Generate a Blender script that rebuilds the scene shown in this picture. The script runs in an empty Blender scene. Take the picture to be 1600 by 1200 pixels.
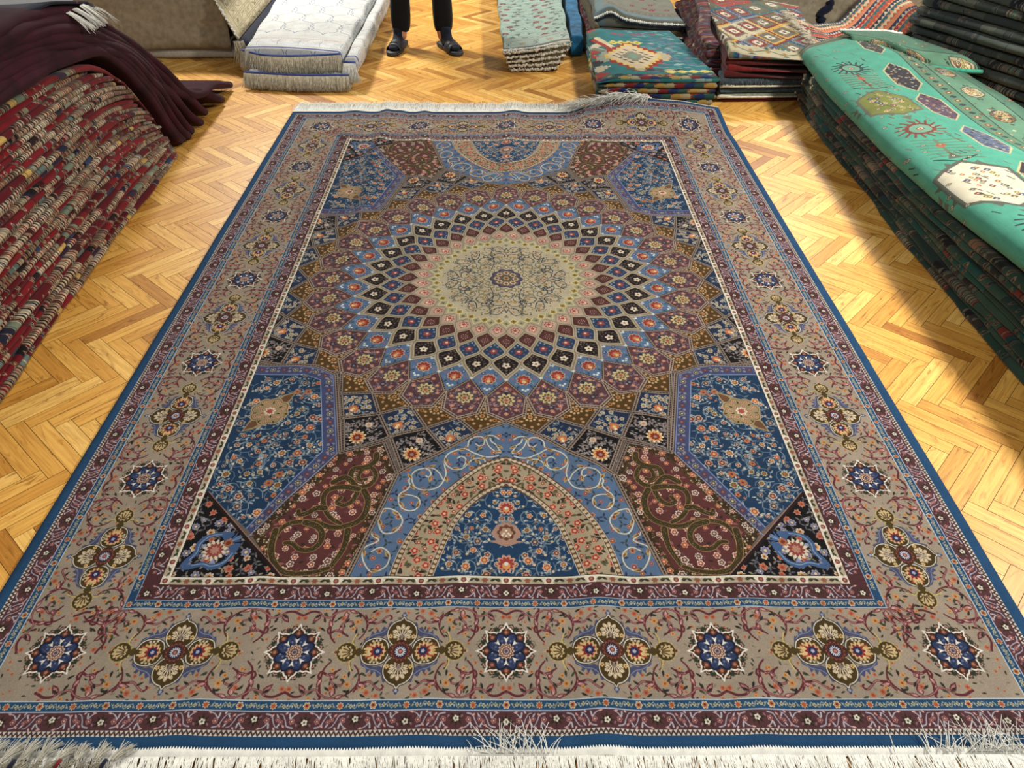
import bpy, bmesh, math, random
import numpy as np
from mathutils import Vector, Matrix, noise
# ------------------------------------------------------------------ drawing
import numpy as np, math, random
PI = math.pi
def sr(*c):
    c = np.array(c, float) / 255.0
    return np.where(c <= 0.04045, c / 12.92, ((c + 0.055) / 1.055) ** 2.4)

class Canvas:
    """Woven pattern drawn in rug coordinates (x right, y down) on a linear-RGB grid."""
    def __init__(s, x0, y0, x1, y1, px, bg):
        s.x0, s.y0, s.px = x0, y0, px
        s.w = int(round((x1 - x0) / px)); s.h = int(round((y1 - y0) / px))
        s.im = np.empty((s.h, s.w, 3), np.float32); s.im[:] = sr(*bg)
        s.xs = (x0 + (np.arange(s.w) + .5) * px).astype(np.float32)
        s.ys = (y0 + (np.arange(s.h) + .5) * px).astype(np.float32)
        s.mask = None; s.T = (1, 0, 0, 1, 0, 0)
    def at(s, x=0, y=0, rot=0, sx=1, sy=None):
        sy = sx if sy is None else sy
        c, d = math.cos(rot), math.sin(rot)
        s.T = (c * sx, -d * sy, d * sx, c * sy, x, y); return s
    def tp(s, p):
        a, b, c, d, e, f = s.T
        return (a * p[0] + b * p[1] + e, c * p[0] + d * p[1] + f)
    def scale(s):
        a, b, c, d = s.T[:4]; return math.sqrt(abs(a * d - b * c))
    def box(s, xa, ya, xb, yb):
        i0 = max(0, int((xa - s.x0) / s.px) - 1); i1 = min(s.w, int((xb - s.x0) / s.px) + 3)
        j0 = max(0, int((ya - s.y0) / s.px) - 1); j1 = min(s.h, int((yb - s.y0) / s.px) + 3)
        if i0 >= i1 or j0 >= j1: return None
        return slice(j0, j1), slice(i0, i1), s.xs[None, i0:i1], s.ys[j0:j1, None]
    def lay(s, sj, si, al, col):
        al = np.clip(al, 0, 1)
        if s.mask is not None: al = al * s.mask[sj, si]
        v = s.im[sj, si]; v += al[..., None] * (np.asarray(sr(*col), np.float32) - v)
    def poly(s, pts, col):
        q = np.array([s.tp(p) for p in pts], np.float32)
        B = s.box(q[:, 0].min(), q[:, 1].min(), q[:, 0].max(), q[:, 1].max())
        if B is None: return
        sj, si, X, Y = B
        d2 = np.full((Y.shape[0], X.shape[1]), 1e9, np.float32); ins = np.zeros(d2.shape, bool)
        for k in range(len(q)):
            ax, ay = q[k - 1]; bx, by = q[k]; ex, ey = bx - ax, by - ay
            L = ex * ex + ey * ey
            if L < 1e-14: continue
            t = np.clip(((X - ax) * ex + (Y - ay) * ey) / L, 0, 1)
            d2 = np.minimum(d2, (X - ax - t * ex) ** 2 + (Y - ay - t * ey) ** 2)
            if ay != by:
                ins ^= ((Y > min(ay, by)) & (Y <= max(ay, by))) & (X < ax + (Y - ay) * ex / ey)
        d = np.sqrt(d2) / s.px
        s.lay(sj, si, np.where(ins, .5 + d, .5 - d), col)
    def line(s, pts, w, col, w2=None):
        q = [s.tp(p) for p in pts]; k = s.scale(); n = len(q) - 1
        for i in range(n):
            (ax, ay), (bx, by) = q[i], q[i + 1]
            wa = w if w2 is None else w + (w2 - w) * i / n
            r = wa * k / 2
            B = s.box(min(ax, bx) - r, min(ay, by) - r, max(ax, bx) + r, max(ay, by) + r)
            if B is None: continue
            sj, si, X, Y = B; ex, ey = bx - ax, by - ay; L = ex * ex + ey * ey + 1e-12
            t = np.clip(((X - ax) * ex + (Y - ay) * ey) / L, 0, 1)
            d = np.sqrt((X - ax - t * ex) ** 2 + (Y - ay - t * ey) ** 2)
            s.lay(sj, si, .5 + (r - d) / s.px, col)
    def blob(s, x, y, r, col, n=0, dep=0., ph=0., ex=1.):
        """disc, or an n-petalled outline: radius r*(1-dep*(1-|cos(n t/2)|))"""
        px, py = s.tp((x, y)); k = s.scale(); R = r * k * max(1, ex)
        B = s.box(px - R, py - R, px + R, py + R)
        if B is None: return
        sj, si, X, Y = B; X = X - px; Y = Y - py
        rt = math.atan2(s.T[2], s.T[0])
        if ex != 1. or n:
            c, d = math.cos(rt), math.sin(rt)
            U = (X * c + Y * d) / ex; V = -X * d + Y * c
        else: U, V = X, Y
        rr = np.sqrt(U * U + V * V); lim = r * k
        if n: lim = lim * (1 - dep * (1 - np.abs(np.cos(n * (np.arctan2(V, U) - ph) / 2))))
        s.lay(sj, si, .5 + (lim - rr) / s.px, col)

def smooth(pts, n=6, closed=False):
    P = [np.array(p, float) for p in pts]; o = []
    N = len(P); rng = range(N if closed else N - 1)
    for i in rng:
        if closed: a, b, c, d = P[i - 1], P[i], P[(i + 1) % N], P[(i + 2) % N]
        else: a, b, c, d = P[max(i - 1, 0)], P[i], P[i + 1], P[min(i + 2, N - 1)]
        for k in range(n):
            t = k / n
            o.append(tuple(.5 * (2 * b + (c - a) * t + (2 * a - 5 * b + 4 * c - d) * t * t + (3 * b - a - 3 * c + d) * t ** 3)))
    if not closed: o.append(tuple(P[-1]))
    return o
def along(pts, step, off=0.):
    """points every step along a polyline, with direction"""
    o = []; need = off
    for (ax, ay), (bx, by) in zip(pts, pts[1:]):
        L = math.hypot(bx - ax, by - ay)
        while need <= L and L > 0:
            t = need / L; o.append((ax + (bx - ax) * t, ay + (by - ay) * t, math.atan2(by - ay, bx - ax))); need += step
        need -= L
    return o
def flower(c, x, y, r, n=6, cols=((225, 200, 160), (190, 80, 45), (235, 190, 90)), ph=0.):
    c.blob(x, y, r, cols[0], n, .32, ph)
    c.blob(x, y, r * .72, cols[1], n, .3, ph)
    c.blob(x, y, r * .3, cols[2])
def leaf(c, x, y, a, l, w, col):
    ca, sa = math.cos(a), math.sin(a)
    f = lambda u, v: (x + u * ca - v * sa, y + u * sa + v * ca)
    c.poly([f(0, 0), f(l * .3, w * .5), f(l * .65, w * .42), f(l, 0), f(l * .6, -w * .3), f(l * .3, -w * .36)], col)
def scatter(c, reg, step, fn, rnd, j=.32):
    """calls fn(x, y, k) on a jittered staggered grid wherever reg(x, y) holds"""
    xa, ya, xb, yb, inside = reg; k = 0; row = 0
    y = ya
    while y <= yb:
        x = xa + (row % 2) * step * .5
        while x <= xb:
            px, py = x + rnd.uniform(-j, j) * step, y + rnd.uniform(-j, j) * step
            if inside(px, py): fn(px, py, k); k += 1
            x += step
        y += step * .87; row += 1
def inpoly(pts):
    def f(x, y):
        ins = False
        for i in range(len(pts)):
            (ax, ay), (bx, by) = pts[i - 1], pts[i]
            if (ay > y) != (by > y) and x < ax + (y - ay) * (bx - ax) / (by - ay): ins = not ins
        return ins
    return f
def polyreg(pts, grow=0):
    xs = [p[0] for p in pts]; ys = [p[1] for p in pts]
    return (min(xs), min(ys), max(xs), max(ys), inpoly(pts))
def spandots(c, p, step, r, col):
    for x, y, a in along(p, step, step / 2): c.blob(x, y, r, col)
def band(c, p, w=.0125, edge=(60, 46, 40), fill=(152, 132, 112), dot=(58, 40, 36), step=.0088):
    c.line(p, w, edge); c.line(p, w * .82, fill)
    for x, y, a in along(p, step, step / 2):
        d = .0021; c.line([(x - d * math.cos(a), y - d * math.sin(a)), (x + d * math.cos(a), y + d * math.sin(a))], .0036, dot)
# ------------------------------------------------------------------ the big rug's pattern (one quarter, mirrored twice)
RA, RB = 1.0425, 1.446           # half width and half length in pattern units
FA, FB = .7035, 1.107            # the field inside the borders
OFF = (.018, .053, .071, .253, .272, .305, .315)
BUR = [[(0.321,0.7656),(0.3203,0.7873),(0.341,0.8056),(0.3681,0.8116),(0.3738,0.8325),(0.363,0.8559),(0.3474,0.8675),(0.3255,0.8617),(0.3129,0.8385),(0.3238,0.8117),(0.3448,0.8117),(0.3554,0.8325),(0.3484,0.8472),(0.3351,0.8443)],[(0.4115,0.853),(0.3866,0.8384),(0.363,0.8559),(0.3501,0.8788),(0.3567,0.9068),(0.3743,0.9205),(0.3914,0.9122),(0.385,0.8984)],[(0.3343,0.8789),(0.321,0.9068),(0.3222,0.9421),(0.3359,0.9658),(0.364,0.9788),(0.3937,0.9813),(0.4265,0.9683),(0.4531,0.9657),(0.4822,0.9708),(0.5016,0.9888),(0.5096,1.0164),(0.5071,1.0506)],[(0.3488,0.8732),(0.3815,0.8674),(0.4145,0.8731),(0.4259,0.8956),(0.4171,0.9285),(0.3987,0.9553),(0.374,0.971)],[(0.4171,0.9285),(0.4347,0.9285),(0.4539,0.9419),(0.4702,0.9472),(0.4748,0.9365)],[(0.4525,0.9683),(0.4243,0.9787),(0.41,0.9966),(0.4091,1.0216),(0.4245,1.0387),(0.4496,1.0386),(0.4697,1.0239),(0.4845,1.0239)],[(0.3536,0.989),(0.353,1.0167),(0.3583,1.0461),(0.3744,1.0815)],[(0.513,0.9922),(0.512,1.0297),(0.5023,1.0631),(0.4789,1.0902),(0.4511,1.0982),(0.4118,1.0956),(0.3786,1.085)]]
ARC = [[(0.0201,0.7724),(0.0361,0.7771),(0.0539,0.777),(0.072,0.7677),(0.0848,0.7606),(0.0977,0.7511),(0.1086,0.7487),(0.1298,0.7558),(0.1452,0.7676),(0.1511,0.7862),(0.1498,0.8046),(0.145,0.8249),(0.1487,0.847),(0.1593,0.8665),(0.179,0.8761),(0.1994,0.8761),(0.2154,0.8686),(0.224,0.8513),(0.2261,0.8315),(0.217,0.8181),(0.1984,0.8113),(0.1791,0.8114),(0.1624,0.8249),(0.1504,0.847)],[(0.1508,0.7908),(0.1428,0.8046),(0.1264,0.8148),(0.109,0.8137),(0.0956,0.8001),(0.0821,0.784),(0.0662,0.7817),(0.0536,0.7863),(0.0525,0.7978),(0.0621,0.8001),(0.0659,0.7909)],[(0.1196,0.7793),(0.111,0.7735),(0.0999,0.7816),(0.1001,0.7978),(0.1041,0.8046)],[(0.0963,0.7415),(0.0935,0.7221),(0.0812,0.711),(0.0647,0.7098),(0.0553,0.7196),(0.0567,0.7367),(0.0674,0.7415),(0.0758,0.7342)],[(0.0188,0.7172),(0.0318,0.7073),(0.0464,0.7073),(0.0517,0.7172),(0.0439,0.7415),(0.0292,0.7571),(0.0148,0.763)],[(0.0408,0.7147),(0.0369,0.727),(0.0259,0.7367),(0.0185,0.7511),(0.0149,0.7559)],[(0.1949,0.8113),(0.1856,0.8181),(0.1812,0.8293),(0.1856,0.8381),(0.1928,0.8348)],[(0.2276,0.8337),(0.2318,0.8513),(0.2278,0.8643),(0.2332,0.8771),(0.2471,0.8898),(0.2506,0.9023),(0.247,0.9188),(0.2389,0.9311),(0.2234,0.9371),(0.2089,0.9331),(0.2004,0.9189),(0.2036,0.9024),(0.2196,0.894),(0.2384,0.8919)],[(0.2819,0.9323),(0.2883,0.9654),(0.2731,0.9976),(0.2467,0.9945),(0.234,0.9655),(0.2535,0.939),(0.2819,0.9323),(0.2956,0.9523),(0.2998,0.9975),(0.2811,1.0164),(0.31,1.0348),(0.3079,1.0648),(0.2855,1.094),(0.2565,1.0825),(0.2526,1.053),(0.2733,1.0348),(0.2929,1.0439)]]
BLUE = (20, 56, 90); LBLUE = (82, 112, 150); MAR = (96, 52, 52); BEI = (164, 148, 128); BLK = (20, 17, 20)
IVO = (226, 212, 186); ORA = (196, 104, 56); RED = (150, 44, 34); GOLD = (206, 164, 88); OLI = (84, 64, 26); PUR = (94, 56, 62)
TAN = (172, 152, 120); SLATE = (62, 66, 92)
def star(c, x, y, s=1.):
    c.at(x, y, 0, s)
    for k in range(16):
        a = (k + .5) * PI / 8
        c.blob(.0475 * math.sin(a), .0475 * math.cos(a), .0085, (70, 62, 50), 6, .3)
        c.blob(.0475 * math.sin(a), .0475 * math.cos(a), .0055, (176, 150, 124), 5, .3)
        c.blob(.0475 * math.sin(a), .0475 * math.cos(a), .0028, (130, 50, 50))
        leaf(c, .040 * math.sin(a), .040 * math.cos(a), PI / 2 - a + (.8 if k % 2 else -.8), .018, .008, (52, 56, 42))
    for k in range(8):
        c.at(x, y, k * PI / 4, s)
        for sg in (1, -1):
            leaf(c, .036, 0, sg * .85, .016, .007, (40, 44, 40))
        c.poly(smooth([(.026, 0), (.030, -.007), (.035, -.0150), (.041, -.0128), (.046, -.0098), (.0485, -.0050), (.0595, 0), (.0485, .0050), (.046, .0098), (.041, .0128), (.035, .0150), (.030, .007)], 2, True), (238, 232, 218))
        c.poly(smooth([(.0285, 0), (.032, -.0062), (.036, -.0112), (.041, -.0094), (.0445, -.0066), (.0465, -.0030), (.0535, 0), (.0465, .0030), (.0445, .0066), (.041, .0094), (.036, .0112), (.032, .0062)], 2, True), (72, 42, 26))
        c.poly([(.031, 0), (.037, -.0062), (.046, 0), (.037, .0062)], (116, 60, 40)); c.blob(.038, 0, .0030, (182, 116, 90)); c.blob(.0445, 0, .0014, (206, 170, 130)); c.blob(.0335, -.0045, .0012, (190, 150, 120)); c.blob(.0335, .0045, .0012, (190, 150, 120))
    for k in range(8):
        c.at(x, y, (k + .5) * PI / 4, s)
        c.poly(smooth([(.006, -.007), (.018, -.0122), (.030, -.0118), (.037, -.006), (.0405, 0), (.037, .006), (.030, .0118), (.018, .0122), (.006, .007)], 2, True), (24, 34, 62)); c.poly([(.010, -.005), (.022, -.0095), (.033, -.006), (.0365, 0), (.033, .006), (.022, .0095), (.010, .005)], (44, 58, 98))
        c.line([(.017, -.006), (.029, -.004)], .0016, (74, 88, 124)); c.line([(.017, .006), (.029, .004)], .0016, (74, 88, 124))
        c.blob(.022, 0, .0022, (96, 112, 150))
        c.at(x, y, k * PI / 4, s)
        c.poly([(.0165, 0), (.0285, -.0048), (.0255, 0), (.0285, .0048)], (240, 236, 224))
    c.at(x, y, 0, s)
    c.blob(0, 0, .0165, (206, 170, 140), 12, .22); c.blob(0, 0, .0132, (90, 44, 50), 12, .2)
    for k in range(12): c.blob(.0092 * math.sin(k * PI / 6), .0092 * math.cos(k * PI / 6), .0019, (224, 190, 160))
    c.blob(0, 0, .0058, (196, 160, 136), 8, .25); c.blob(0, 0, .0034, (70, 76, 110))
def cartouche(c, x, y, rot):
    for ps in range(4):                        # stacked outlines give one silhouette for the four lobes
        for sg in (1, -1):
            for mir in (1, -1) if ps == 0 else ():
                c.at(x, y, rot, sg, mir)
                c.poly(smooth([(.018, .052), (.034, .030), (.048, .030), (.066, .022), (.074, .010), (.072, .026), (.062, .032), (.060, .042), (.053, .036), (.050, .046), (.044, .039), (.038, .050), (.031, .047), (.026, .060)], 4, True), (74, 80, 116))
                c.line(smooth([(.026, .050), (.040, .038), (.058, .033), (.070, .022)], 4), .0016, (128, 136, 166))
            if ps:
                e_, cc = ((.0026, (64, 58, 56)), (.0008, (226, 220, 200)), (-.0010, (76, 58, 24)))[ps - 1]
                c.at(x, y, rot, sg); c.blob(.049, 0, .0265 + e_, cc, 4, -.06)
                c.at(x, y, rot + PI / 2, sg); c.blob(.036, 0, .0285 + e_, cc); c.poly(smooth([(.046, .026 + e_), (.058, .016 + e_), (.063, .006 + e_), (.0705 + e_ * 1.5, 0), (.063, -.006 - e_), (.058, -.016 - e_), (.046, -.026 - e_)], 3), cc)
    for sg in (1, -1):
        c.at(x, y, rot, sg)                    # end palmettes
        for m in (1, -1):
            c.line(smooth([(.078, 0), (.088, .008 * m), (.094, .018 * m), (.092, .030 * m), (.086, .036 * m)], 4), .0052, (74, 62, 34), .002)
            c.line(smooth([(.092, .014 * m), (.095, .022 * m), (.090, .036 * m)], 4), .0026, (206, 182, 104))
        c.blob(.104, 0, .0215, (196, 172, 90), 16, .2); c.blob(.104, 0, .0185, (74, 58, 26)); c.blob(.1055, 0, .0145, (206, 180, 122), 10, .3, .3)
        for k in range(5):
            a = (k - 2) * .5
            c.line([(.094 + .004 * math.cos(a), .004 * math.sin(a)), (.096 + .016 * math.cos(a), .015 * math.sin(a))], .0022, (78, 52, 30))
        c.poly([(.122, -.005), (.133, 0), (.122, .005)], (196, 172, 120)); c.blob(.124, 0, .003, (120, 50, 40))
        c.poly([(.068, 0), (.080, -.009), (.092, 0), (.080, .009)], (80, 64, 22))
        c.at(x, y, rot, sg)                    # brown side lobes
        c.blob(.048, 0, .0205, (214, 172, 106), 14, .34); c.blob(.046, 0, .0165, (226, 196, 140), 11, .3)
        c.blob(.045, 0, .0140, (150, 36, 24), 9, .35); c.blob(.0435, 0, .0088, (44, 46, 84)); c.blob(.0435, 0, .0040, (176, 180, 206), 5, .3)
        for m in (1, -1):
            c.line([(.058, .004 * m), (.070, .006 * m)], .0034, (226, 190, 120))
            c.line([(.056, .009 * m), (.066, .012 * m)], .0024, (176, 60, 34))
            for k in range(3): c.blob(.041 + k * .007, m * (.0222 - .0008 * k), .0023, (206, 200, 176)); 
        c.at(x, y, rot + PI / 2, sg)           # cream top and bottom lobes
        c.blob(.037, 0, .0195, (210, 188, 150), 9, .42); c.blob(.036, 0, .0125, (84, 58, 34), 9, .4)
        for k in range(7):
            a = (k - 3) * .5
            c.line([(.030 + .005 * math.cos(a), .006 * math.sin(a)), (.033 + .019 * math.cos(a), .017 * math.sin(a))], .0020, (232, 216, 182))
        c.blob(.031, 0, .0045, (140, 120, 116), 5, .3)
        for m in (1, -1): flower(c, .030, m * .0225, .0048, 5, ((218, 178, 100), (222, 190, 120), (150, 80, 40)))
        c.blob(.076, 0, .006, (70, 78, 112), 3, .5); c.blob(.075, 0, .0028, (160, 164, 186))
        c.at(x, y, rot + PI / 2, sg)
    c.at(x, y, rot)
    c.blob(0, 0, .0245, (78, 44, 28), 4, .25); c.blob(0, 0, .0190, (150, 76, 56), 14, .3); c.blob(0, 0, .0162, (78, 36, 34), 14, .2)
    c.blob(0, 0, .0122, (38, 40, 72)); c.blob(0, 0, .0108, (214, 210, 216), 14, .5); c.blob(0, 0, .0052, (80, 60, 84)); c.blob(0, 0, .0030, (206, 120, 80))
VINE = [  # one quarter of the vine between a star (0,0) and a cartouche (.204,0); pairs (polyline, start width)
    [(.000, .0760), (.004, .0775), (.0165, .0840), (.030, .083), (.040, .075), (.055, .071), (.064, .079), (.080, .0865), (.100, .0855), (.116, .0785), (.128, .066), (.1325, .052), (.128, .036), (.120, .026)],
    [(.064, .078), (.0605, .060), (.062, .038), (.066, .028), (.074, .019)],
    [(.0612, .038), (.074, .0445), (.086, .039), (.095, .033)],
    [(.087, .038), (.080, .052), (.088, .0625), (.101, .0625), (.103, .056), (.098, .053)],
    [(.1325, .052), (.1325, .064), (.126, .0755)], [(.1315, .060), (.143, .059), (.1545, .058), (.168, .070), (.1755, .0735), (.180, .068), (.177, .065)],
    [(.062, .056), (.0555, .046), (.058, .038)], [(.0605, .078), (.066, .086), (.062, .092), (.056, .088)]]
def vines(c, x, y, rot, len_=1.):
    for sg in (1, -1):
        c.at(x, y, rot, len_, sg)
        for q in VINE:
            p = smooth(q, 4); c.line(p, .0048, (104, 40, 48), .0028)
        for q in VINE[:1] + VINE[2:6]:
            p = smooth(q, 4); n = len(p); c.line(p[n // 4: n * 2 // 3], .0022, (176, 112, 112), .0012)
        for (px, py, a, l, w) in ((.036, .080, -2.2, .024, .013), (.086, .085, -1.5, .022, .014), (.092, .087, -.4, .018, .010), (.088, .050, -2.6, .018, .011), (.130, .062, .2, .022, .011), (.0625, .050, 1.9, .020, .010), (.078, .043, .9, .012, .009)):
            leaf(c, px, py, a, l, w, (104, 40, 48)); leaf(c, px + .002 * math.cos(a), py + .002 * math.sin(a), a, l * .72, w * .62, (180, 120, 118)); leaf(c, px + .003 * math.cos(a), py + .003 * math.sin(a), a, l * .4, w * .2, (220, 180, 172))
        for (px, py, r, o) in ((.112, .062, .0075, 1), (.082, .069, .0062, 0), (.150, .078, .0072, 0), (.168, .084, .006, 0), (.006, .070, .006, 0), (.105, .047, .0052, 1), (.142, .070, .0045, 1), (.08, .034, .0048, 1), (.010, .090, .0045, 0), (.152, .046, .0042, 0), (.045, .087, .0042, 1)):
            flower(c, px, py, r, 6, ((196, 150, 100) if o else (190, 128, 92), (206, 142, 56) if o else (188, 92, 52), (150, 70, 44)))
        for k, (px, py, a) in enumerate(((.098, .05, .7), (.118, .07, 2.), (.105, .073, .2), (.122, .050, -1.), (.138, .080, .5), (.158, .088, 2.4), (.176, .086, .4), (.160, .064, -.6), (.048, .060, 1.9), (.052, .074, 2.6), (.026, .070, .6), (.018, .0925, .2), (.036, .092, 2.7), (.095, .070, -2.2), (.112, .036, 1.5), (.135, .040, .6), (.040, .050, -.6), (.070, .066, .6))):
            leaf(c, px, py, a, .014, .0055, (44, 46, 40) if k % 3 else (66, 70, 48))
def small_border(c, x, y, rot, half, k, w):
    """blue guard stripe unit; x,y on its centre line"""
    c.at(x, y, rot, 1, 1 if k % 2 else -1)
    if k % 2 == 0: c.blob(0, 0, .0072, IVO, 6, .3); c.blob(0, 0, .0056, (190, 120, 60), 6, .3); c.blob(0, .0004, .0024, (120, 40, 34))
    else: c.blob(0, 0, .0068, (216, 180, 130), 8, .45); c.blob(0, 0, .0044, (184, 84, 44), 8, .3)
    for sg in (1, -1):
        c.blob(sg * .0195, .0008, .0042, (196, 190, 140), 4, .5); c.blob(sg * .0195, .0008, .0019, (124, 84, 40))
        c.line([(sg * .009, .003), (sg * .014, -.004), (sg * .0195, 0), (sg * .027, .005), (sg * .031, -.003)], .0016, (146, 160, 160))
        leaf(c, sg * .012, -.002, PI / 2 if sg > 0 else PI / 2, .006, .003, (170, 170, 130))
        leaf(c, sg * .026, .003, -PI / 2, .007, .003, (200, 206, 206))
        leaf(c, sg * .024, .002, 0 if sg > 0 else PI, .006, .003, (96, 96, 44))
def maroon_border(c, x, y, rot, k):
    c.at(x, y, rot, 1, 1 if k % 2 else -1)
    for a in range(-3, 4): leaf(c, 0, -.004, PI / 2 + a * .75, .017 - .001 * abs(a), .006, (64, 50, 34)); 
    for a in range(-3, 4): leaf(c, 0, -.004, PI / 2 + a * .75, .012 - .001 * abs(a), .003, (34, 26, 22))
    c.blob(0, -.003, .0058, (230, 218, 200), 5, .35); c.blob(0, -.003, .002, (70, 90, 60))
    for sg in (1, -1):
        c.line(smooth([(sg * .020, -.012), (sg * .030, -.009), (sg * .034, 0), (sg * .040, .010), (sg * .046, .012)], 3), .0026, (172, 170, 186), .0010)
        c.line(smooth([(sg * .028, .012), (sg * .026, .004), (sg * .020, .010), (sg * .014, .013)], 3), .0030, (186, 184, 196), .0010)
        flower(c, sg * .0225, -.001, .0052, 5, ((190, 134, 126), (120, 44, 52), (220, 190, 170)))
        flower(c, sg * .042, -.002, .0042, 5, ((180, 120, 116), (120, 50, 60), (216, 186, 170)))
        leaf(c, sg * .014, .012, .3, .008, .004, (220, 170, 160)); leaf(c, sg * .036, .011, 2.2, .007, .004, (214, 180, 180)); leaf(c, sg * .034, -.012, .8, .008, .004, (220, 160, 150))
        leaf(c, sg * .012, -.010, 1., .007, .004, (150, 104, 120)); leaf(c, sg * .047, .004, 1., .010, .0035, (190, 190, 210))
def white_border(c, x, y, rot, k):
    c.at(x, y, rot)
    if k % 2 == 0:
        c.blob(0, -.001, .0115, (232, 222, 200), 6, .35, 0, 1.35); c.blob(0, 0, .0058, (132, 56, 50)); c.blob(0, 0, .0028, (176, 120, 104))
    else: c.blob(0, 0, .0072, (150, 100, 70), 6, .4); c.blob(0, 0, .004, (150, 84, 56))
    for sg in (1, -1):
        leaf(c, sg * .012, .003, -.5 if sg > 0 else PI + .5, .014, .006, (56, 58, 40)); leaf(c, sg * .024, -.004, .5 if sg > 0 else PI - .5, .012, .005, (70, 72, 48))
NP = 16                            # cells per half turn
def pol(r, deg): t = math.radians(deg); return (r * math.sin(t), r * math.cos(t))
def rug_pattern(px=.00078):
    rnd = random.Random(7)
    c = Canvas(0, 0, RA, RB, px, BEI)
    X, Y = np.meshgrid(c.xs, c.ys); o = np.maximum(X - FA, Y - FB)
    edges = (0,) + OFF + (9,)
    for k, col in enumerate(((184, 168, 142), (86, 46, 50), (26, 72, 112), BEI, (26, 76, 116), (92, 52, 58), (78, 56, 54), (22, 78, 122))):
        c.im[(o >= edges[k]) & (o < edges[k + 1])] = sr(*col)
    # main border
    bo = (OFF[2] + OFF[3]) / 2; CA, CB = FA + bo, FB + bo
    sa = [0, .408, CA]; sb = [0, .421, .842, CB]
    c.mask = ((o > OFF[2]) & (o < OFF[3])).astype(np.float32)
    def fill(x, y, k):
        a = rnd.uniform(0, 6.3)
        if k % 3 == 0: flower(c, x, y, rnd.uniform(.003, .0045), 5, ((190, 140, 100), (188, 110, 66), (150, 70, 44)))
        else: leaf(c, x, y, a, .010, .0042, (60, 60, 44) if k % 2 else (136, 124, 98))
    c.at()
    scatter(c, (0, 0, RA, RB, lambda x, y: OFF[2] + .006 < max(x - FA, y - FB) < OFF[3] - .006), .021, fill, rnd, .4)
    for i in range(3):
        for j in (-1, 1):
            st = ((sa[i + 1] - sa[i]) if j > 0 and i < 2 else (sa[i] - sa[i - 1]) if i else .408) / .408
            if i == 2 and j > 0: continue
            vines(c, sa[i], CB, 0 if j > 0 else PI, st)
    for i in range(4):
        for j in (-1, 1):
            if i == 3 and j > 0: continue
            vines(c, CA, sb[i], PI / 2 * j, 1.03)
    for i, (x, rot) in enumerate(((.204, 0), ((.408 + CA) / 2, 0))): cartouche(c, x, CB, rot)
    for y in (.2105, .6315, (.842 + CB) / 2): cartouche(c, CA, y, PI / 2)
    for x in sa: star(c, x, CB, 1)
    for y in sb[:3]: star(c, CA, y, 1)
    # guard stripes
    def run(o0, o1, step, fn):
        m = (o0 + o1) / 2; c.mask = ((o > o0) & (o < o1)).astype(np.float32)
        A, B = FA + m, FB + m
        na, nb = round(A / step), round(B / step)
        for k in range(na + 1): fn(k * A / na, B, 0, k)
        for k in range(nb): fn(A, k * B / nb, -PI / 2, k)
    run(OFF[1], OFF[2], .0605, lambda x, y, r, k: small_border(c, x, y, r, 0, k, 0))
    run(OFF[3], OFF[4], .0605, lambda x, y, r, k: small_border(c, x, y, r, 0, k, 0))
    run(OFF[0], OFF[1], .088, lambda x, y, r, k: maroon_border(c, x, y, r, k))
    run(OFF[4], OFF[5], .088, lambda x, y, r, k: maroon_border(c, x, y, r, k))
    run(0, OFF[0], .0445, lambda x, y, r, k: white_border(c, x, y, r, k))
    c.at()
    def dents(x, y, r, k):
        c.at(x, y, r)
        c.poly([(-.0035, -.005), (.0035, -.005), (0, .0005)], (224, 214, 200)); c.poly([(-.0035 + .0042, .005), (.0035 + .0042, .005), (.0042, -.0005)], (224, 214, 200))
    run(OFF[5], OFF[6], .0086, dents)
    c.at(); c.mask = None
    def frame(d, w, col):
        c.line([(0, FB + d), (FA + d, FB + d), (FA + d, 0)], w, col)
    for d, w, col in ((OFF[0], .0016, (60, 40, 36)), (OFF[1], .0018, (150, 170, 196)), (OFF[2], .0018, (160, 180, 200)), (OFF[3], .0020, (190, 206, 216)), (OFF[4], .0020, (176, 190, 214))): frame(d, w, col)
    frame(.002, .0042, (232, 224, 204)); frame(-.001, .0016, (30, 24, 24))
    # ---- field
    fm = (o < -.0015).astype(np.float32); c.mask = fm
    c.poly([(-.1, -.1), (FA, -.1), (FA, FB), (-.1, FB)], (112, 96, 84))
    H = 11.25; h2 = H / 2
    R4, R5, R7, R8, R9, R10 = .494, .566, .653, .708, .769, .860
    TIN = []
    for k in range(0, 9):
        a = k * H; q = a + h2
        # maroon hexagon, its ochre neighbour, blue and black kites further out
        hexa = [pol(R4, a), pol(R5, a + h2), pol(.629, a + 4.35), pol(R7, a), pol(.629, a - 4.35), pol(R5, a - h2)]
        och = [pol(R5 + .004, q), pol(.629, a + 4.35), pol(R7, a), pol(R8, q), pol(R7, a + H), pol(.629, a + H - 4.35)]
        bk = [pol(R7, a), pol(R8, q), pol(R9, a), pol(R8, a - h2)]
        kk = [pol(R8, q), pol(R9, a), pol(R10, q), pol(R9, a + H)]
        c.poly(hexa, PUR); c.poly(och, (86, 60, 16)); c.poly(bk, (28, 46, 78)); c.poly(kk, BLK)
        TIN.append((a, hexa, och, bk, kk))
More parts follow.
